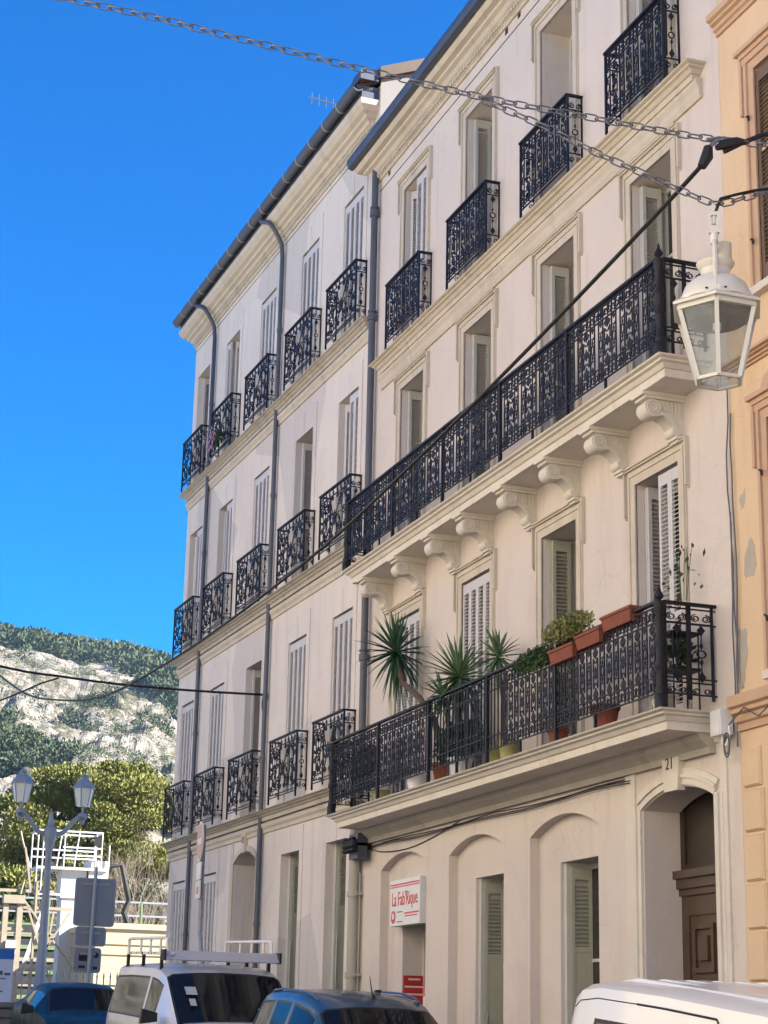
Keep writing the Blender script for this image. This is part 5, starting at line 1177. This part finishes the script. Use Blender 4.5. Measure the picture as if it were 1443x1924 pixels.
# ------------------------------------------------------------------ works yard beyond the fence
G2 = gz(60)
WP = thing('white_platform', 'white square pillar carrying a railed work platform', 'platform', (10.93, 60.0, G2))
MB().box(-.34, .34, -.34, .34, 0, 4.55).build('pillar', 'white_paint', WP); MB().box(-.40, .40, -.40, .40, 4.55, 5.42).build('pillar_head', 'white_paint', WP)
MB().box(-1.25, 1.05, -.6, .6, 5.42, 5.50).build('deck', 'white_paint', WP)
for x in (-1.25, -1.08, -.62, -.40, -.06, .62, .80, 1.05):
    for yy in ((-.58, .58) if x in (-1.25, .80) else (-.58,)): MB().tube([(x, yy, 4.6 if x < -1.0 else 5.5), (x+(.12 if x in (-.62, -.06) else 0), yy, 6.62 if x < .9 else 6.25)], .026, 6).build('post', 'white_paint', WP)
for z in (6.60, 6.10, 5.85): MB().box(-1.25 if z > 6.5 else -.45, .80, -.60, -.56, z, z+.05).build('rail', 'white_paint', WP); MB().box(-1.25, .80, .56, .60, z, z+.05).build('rail', 'white_paint', WP)
MB().box(-1.25, -.3, -.6, -.55, 4.6, 4.66).build('rail', 'white_paint', WP)
for x in (-1.25, .8): MB().box(x-.03, x+.03, -.58, .58, 6.60, 6.65).build('rail', 'white_paint', WP)
MB().box(.45, 1.08, -.5, .5, 4.85, 5.75).build('cabinet', 'white_paint', WP); MB().box(.55, .75, -.62, -.60, 6.2, 6.5).build('meter', 'black_rubber', WP)
MB().bar((-1.0, -.7, 4.0), (-2.15, -1.6, .5), .16, .12).build('brace', 'white_paint', WP)
m = MB(); m.tube([(1.1, 0, 5.6), (1.6, 0, 5.7), (1.9, 0, 4.6), (1.75, 0, 4.2), (2.1, 0, 3.4)], .09, 8); m.build('hose', 'black_rubber', WP, True)
SCF = thing('scaffold_frame', 'weathered beige metal gantry frame behind the fence', 'scaffold', (8.75, 58.0, G2))
for x, w in ((-.55, .08), (-.15, .16), (.28, .17), (.75, .06), (1.0, .05)):
    MB().box(x-w/2, x+w/2, -.12, .12, 0, 4.3 if w > .12 else 4.9).build('upright', 'scaffold', SCF)
for z, a, b in ((4.55, -1.6, 1.3), (4.05, -1.6, 1.9), (2.2, -1.6, 1.1), (1.3, -1.0, 1.6), (3.4, -1.2, .5)): MB().box(a, b, -.05, .05, z, z+.09).build('cross_beam', 'scaffold', SCF)
for a, b in (((.3, 4.4), (2.1, 2.2)), ((.5, 4.1), (1.6, 1.2)), ((1.8, 4.0), (.6, 2.0)), ((-.5, 1.0), (-1.4, 3.9)), ((1.3, 4.0), (.9, .4)), ((.3, 5.9), (.55, 4.6))): MB().bar((a[0], -.15, a[1]), (b[0], -.15, b[1]), .055).build('brace', 'scaffold', SCF)
MB().box(-.25, .4, -.2, .2, 4.2, 4.45).build('head_block', 'scaffold', SCF); MB().box(-.1, .2, -.25, -.14, 2.7, 3.1).build('control_box', 'white_paint', SCF)
MB().tube([(.25, -.1, 4.5), (.45, -.1, 5.4), (.2, -.1, 6.1), (.12, -.1, 6.4)], .035, 6).build('cable_mast', 'scaffold', SCF, True)
CW = thing('harbour_hut', 'low cream plastered building with a coping in full sun', 'building', (12.9, 57.0, gz(57)))
MB().box(-1.9, 1.05, -1.2, 3.0, 0, 3.45).build('wall', 'cream_wall', CW); MB().box(-1.98, 1.13, -1.28, 3.1, 3.45, 3.62).build('coping', 'cream_wall', CW); MB().box(-1.94, 1.09, -1.24, 3.05, 3.0, 3.06).build('moulding', 'cream_wall', CW); MB().box(-1.94, 1.09, -1.24, 3.05, 2.7, 2.74).build('moulding', 'cream_wall', CW)
GR = thing('guard_rail', 'green and grey guard rails above the cream hut', 'railing', (12.4, 63.0, gz(63)))
for z in (3.5, 3.85, 4.25, 4.7): MB().box(-4.8, 4.0, -.03, .03, z, z+.06).build('rail', 'rail_green' if z < 4 else 'steel_pole', GR)
for k in range(9): MB().box(-4.8+k*1.05, -4.74+k*1.05, -.05, .05, 0, 4.75).build('post', 'rail_green', GR)
SHD = thing('dark_shed', 'dark louvred timber shed behind the scaffold', 'shed', (10.0, 66.0, gz(66)))
MB().box(-3.6, 1.6, 0, 3, 0, 4.1).build('wall', 'shed_dark', SHD)
for k in range(9): MB().box(-3.62, 1.62, -.06, -.002, .25+k*.42, .38+k*.42).build('slat', 'rail_green' if k % 2 else 'scaffold', SHD)

# ------------------------------------------------------------------ trees
def tufts(m, c, r, n, ls, rr, flat=.55, up=.5):
    for k in range(n):
        u = Vector((rr.gauss(0, 1), rr.gauss(0, 1), rr.gauss(0, 1))).normalized()*(rr.random()**.33)
        p = Vector((c[0]+u.x*r, c[1]+u.y*r, c[2]+u.z*r*flat))
        d = (Vector((u.x, u.y, u.z+up))+Vector((rr.gauss(0, .5), rr.gauss(0, .5), rr.gauss(0, .5)))).normalized()
        s = d.cross(Vector((rr.gauss(0, 1), rr.gauss(0, 1), rr.gauss(0, 1)))).normalized(); L = ls*rr.uniform(.6, 1.4)
        m.add([p-s*L*.16, p+d*L*.6-s*L*.30, p+d*L, p+d*L*.6+s*L*.30, p+s*L*.16], [(0, 1, 2, 3, 4)])
def tree(name, label, base, h, crown_c, R, nclump, mat, seed, ls=.5, ct=90, clump_r=(.9, 1.6), group=None):
    rr = random.Random(seed); root = thing(name, label, 'tree', base, group=group); cc = Vector(crown_c)-Vector(base)
    m = MB(); m.tube([(0, 0, -.3), (rr.uniform(-.2, .2), rr.uniform(-.2, .2), h*.25), (cc.x*.5, cc.y*.5, h*.45), (cc.x, cc.y, cc.z)], [h*.032, h*.026, h*.02, h*.008], 10)
    f = MB()
    for k in range(nclump):
        u = Vector((rr.gauss(0, 1), rr.gauss(0, 1), rr.gauss(0, 1))).normalized()*(rr.random()**.2)
        p = Vector((cc.x+u.x*R[0], cc.y+u.y*R[1], cc.z+u.z*R[2])); cr = rr.uniform(*clump_r)
        tufts(f, p, cr, ct, ls, rr, .5, .8)
        if k % 3 == 0: q = Vector((cc.x*.6, cc.y*.6, h*.4)); m.tube([q, q.lerp(p, .5)+Vector((0, 0, -.2)), p], [h*.010, h*.007, h*.002], 6)
    m.build('trunk', 'bark', root, True); f.build('crown', mat, root); return root
tree('umbrella_pine', 'broad yellow-green pine with a rounded crown behind the street lamp', (21.3, 108, 1.1), 15, (20.7, 108, 12.0), (5.3, 4.5, 4.9), 150, 'pine_leaf', 11, .155, 950, (.8, 1.6))
tree('pine_tree', 'smaller olive-green pine left of the rounded pine', (14.6, 96, 1.1), 10, (14.6, 96, 6.9), (2.8, 2.6, 2.8), 56, 'pine_leaf', 14, .2, 380, (.7, 1.2))
tree('evergreen_tree', 'dark evergreen tree behind the platform', (19.6, 90, 1.1), 8.5, (19.8, 90, 5.6), (3.6, 2.4, 3.0), 46, 'dark_leaf', 15, .2, 330, (.7, 1.2))
tree('evergreen_tree', 'dark rounded tree behind the scaffold frame', (12.6, 84, 1.1), 7, (12.8, 84, 5.2), (2.4, 2, 2.2), 30, 'dark_leaf', 16, .2, 300, (.7, 1.1))
def bare_shrub(label, base, h, n, seed, spread=.8):
    rr = random.Random(seed); root = thing('bare_shrub', label, 'shrub', base); m = MB()
    def grow(p, d, L, r, lev):
        q = p+d*L*.5+Vector((rr.gauss(0, .04), rr.gauss(0, .04), 0))*L; e = p+d*L; m.tube([p, q, e], [r, r*.8, r*.55], 4, cap=False)
        if lev == 0: return
        for k in range(3 if lev > 1 else 4):
            nd = (d+Vector((rr.gauss(0, .42), rr.gauss(0, .42), rr.gauss(.12, .3)))).normalized(); grow(p.lerp(e, rr.uniform(.45, 1)), nd, L*rr.uniform(.5, .8), r*.55, lev-1)
    for k in range(n): grow(Vector((rr.uniform(-.3, .3), rr.uniform(-.3, .3), 0)), Vector((rr.gauss(0, .25)*spread, rr.gauss(0, .25)*spread, 1)).normalized(), h*.42*rr.uniform(.7, 1.1), .04, 4)
    m.build('branches', 'twig', root); return root
bare_shrub('leafless pinkish shrub beside the pale building corner', (15.0, 68, gz(68)), 9.6, 12, 5)
bare_shrub('leafless straggly shrub by the guard rails', (13.75, 69, gz(69)), 6.5, 7, 6)

# ------------------------------------------------------------------ limestone hill with pine woods
def ridge(az):      # elevation of the skyline against azimuth in degrees
    T = [(-60, 8.3), (-30, 10.0), (-10, 11.1), (2, 11.5), (7, 11.55), (8.5, 11.45), (10, 11.2), (11.5, 11.15), (12.3, 11.0), (13.1, 10.6), (14.2, 9.6), (17, 8.8), (25, 7.8), (60, 6)]
    for (a, e), (b, g) in zip(T, T[1:]):
        if a <= az <= b: t = (az-a)/(b-a); t = t*t*(3-2*t); return e+(g-e)*t
    return 6
hm = MB(); NA, NR = 300, 110; hz_pts = {}
def fbm(x, y, z, o=5):
    v = 0; a = 1; f = 1
    for k in range(o): v += a*noise.noise((x*f, y*f, z*f+k*7)); a *= .5; f *= 2.1
    return v
AZS = [-45+k*(100/60) for k in range(0, 29)]+[3+k*(16/200) for k in range(201)]+[20+k*1.5 for k in range(24)]
RS = [260+ (k/NR)*470 for k in range(NR+1)]+[800, 900]
def hill_z(az, R):
    el = math.tan(radians(ridge(az))); top_r = 690; zr = el*top_r+1.6
    t = (R-270)/(top_r-270); t = max(0, min(1, t))
    prof = .02+.98*(t**.86)
    z = zr*prof
    x, y = R*sin(radians(az)), R*cos(radians(az))
    cl = fbm(x*.012, y*.012, z*.004, 3)
    rough = (abs(fbm(x*.035, y*.020, 1.3, 5))*1.0-.35)
    env = min(1, t*5)*(1 if t < .72 else max(0, (1-t)/.28))
    z += env*(rough*9+cl*10+(abs(fbm(x*.11, y*.09, 4.1, 3))-.3)*3.2)
    if env > 0:
        st = z/11+cl*1.4; fr = st-math.floor(st); sm = fr*fr*(3-2*fr); z += env*4.5*(sm-fr)
    if R > top_r: z = zr-(R-top_r)*.12
    return z
na = len(AZS)
for R in RS:
    for az in AZS: hm.v.append((R*sin(radians(az)), R*cos(radians(az)), hill_z(az, R)))
for j in range(len(RS)-1):
    for i in range(na-1): hm.f.append((j*na+i, j*na+i+1, (j+1)*na+i+1, (j+1)*na+i))
hme = bpy.data.meshes.new('hill'); hme.from_pydata(hm.v, [], hm.f); hme.materials.append(M['limestone']); hme.update()
put('hill', hme, None, kind='structure')
def wood(name, label, test, n, seed, smin, smax, nt=95, ls=.34):
    rr = random.Random(seed); m = MB(); cnt = 0; tries = 0
    while cnt < n and tries < n*60:
        tries += 1; az = rr.uniform(4, 17) if rr.random() < .93 else rr.uniform(-25, 30); R = rr.uniform(290, 705)
        t = (R-270)/(690-270)
        if not test(az, t, rr, R): continue
        z = hill_z(az, R); x, y = R*sin(radians(az)), R*cos(radians(az)); s = rr.uniform(smin, smax); tufts(m, (x, y, z+s*.55), s, nt, s*ls, rr, .75, .5); cnt += 1
    me = m.mesh(name, 'hill_leaf'); put(name, me, None, kind='stuff', label=label, cat='wood')
def patch(az, R, sc=.011): return noise.noise((R*sin(radians(az))*sc*1.6, R*cos(radians(az))*sc, 3.7))
wood('ridge_wood', 'pine wood covering the top of the hill', lambda az, t, rr, R: t > (.89 if az < 11 else .89-(az-11)*.07)+.03*noise.noise((az*2.2, 0, 0)) , 2100, 1, 2.2, 4.4)
wood('slope_wood', 'scattered dark pines on the lower rocky slope', lambda az, t, rr, R: (.26 < t < .47 and patch(az, R, .021) > .17) or (.47 < t < .85 and patch(az, R, .05) > .42), 340, 2, 1.8, 3.6, 170, .24)
wood('slope_scrub', 'low grey-green scrub among the white rocks', lambda az, t, rr, R: (.3 < t < .95 and patch(az, R, .03) > -.05) , 2600, 3, .5, 1.5, 26)

# ------------------------------------------------------------------ house across the street (behind the camera's left shoulder, catches the sun)
OP = thing('apartment_building', 'ochre plastered terrace on the opposite side of the street', 'building', (-6.2, 38.5, 0), pi/2)
ops = [(-.0+x-.5, x+.5, a, b, .25) for x in [-(2+3.0*k) for k in range(17)] for a, b in ((5, 7.4), (8.6, 11), (12.2, 14.2))]
m = MB(); wall_sheet(m, -54, 0, -1, 15.5, ops)
for xx in (-54, 0): m.add([(xx,0,-1),(xx,10,-1),(xx,10,15.5),(xx,0,15.5)], [(0,1,2,3)])
m.add([(-54,10,-1),(0,10,-1),(0,10,15.5),(-54,10,15.5)], [(0,1,2,3)]); m.add([(-54,-.4,15.5),(0,-.4,15.5),(0,10,15.6),(-54,10,15.6)], [(0,1,2,3)])
m.build('wall', 'plaster_opposite', OP)
MB().add([(-53.9,.24,-1),(-.1,.24,-1),(-.1,.24,15.4),(-53.9,.24,15.4)], [(0,1,2,3)]).build('shutters', 'shutter_grey', OP)

# ------------------------------------------------------------------ thin air between the camera and the hill
hzm = bpy.data.materials.new('haze'); hzm.use_nodes = True; hn = hzm.node_tree.nodes; hl = hzm.node_tree.links
hn.remove(hn['Principled BSDF']); pv = hn.new('ShaderNodeVolumePrincipled'); pv.inputs['Color'].default_value = (.50, .74, 1, 1); pv.inputs['Density'].default_value = .0001; pv.inputs['Anisotropy'].default_value = .2
hl.new(pv.outputs[0], hn['Material Output'].inputs['Volume']); M['haze'] = hzm
MB().box(-950, 950, -450, 1020, -2.0, 178).build('haze', 'haze', None, kind='stuff', label='thin blue air in front of the hill', cat='haze')
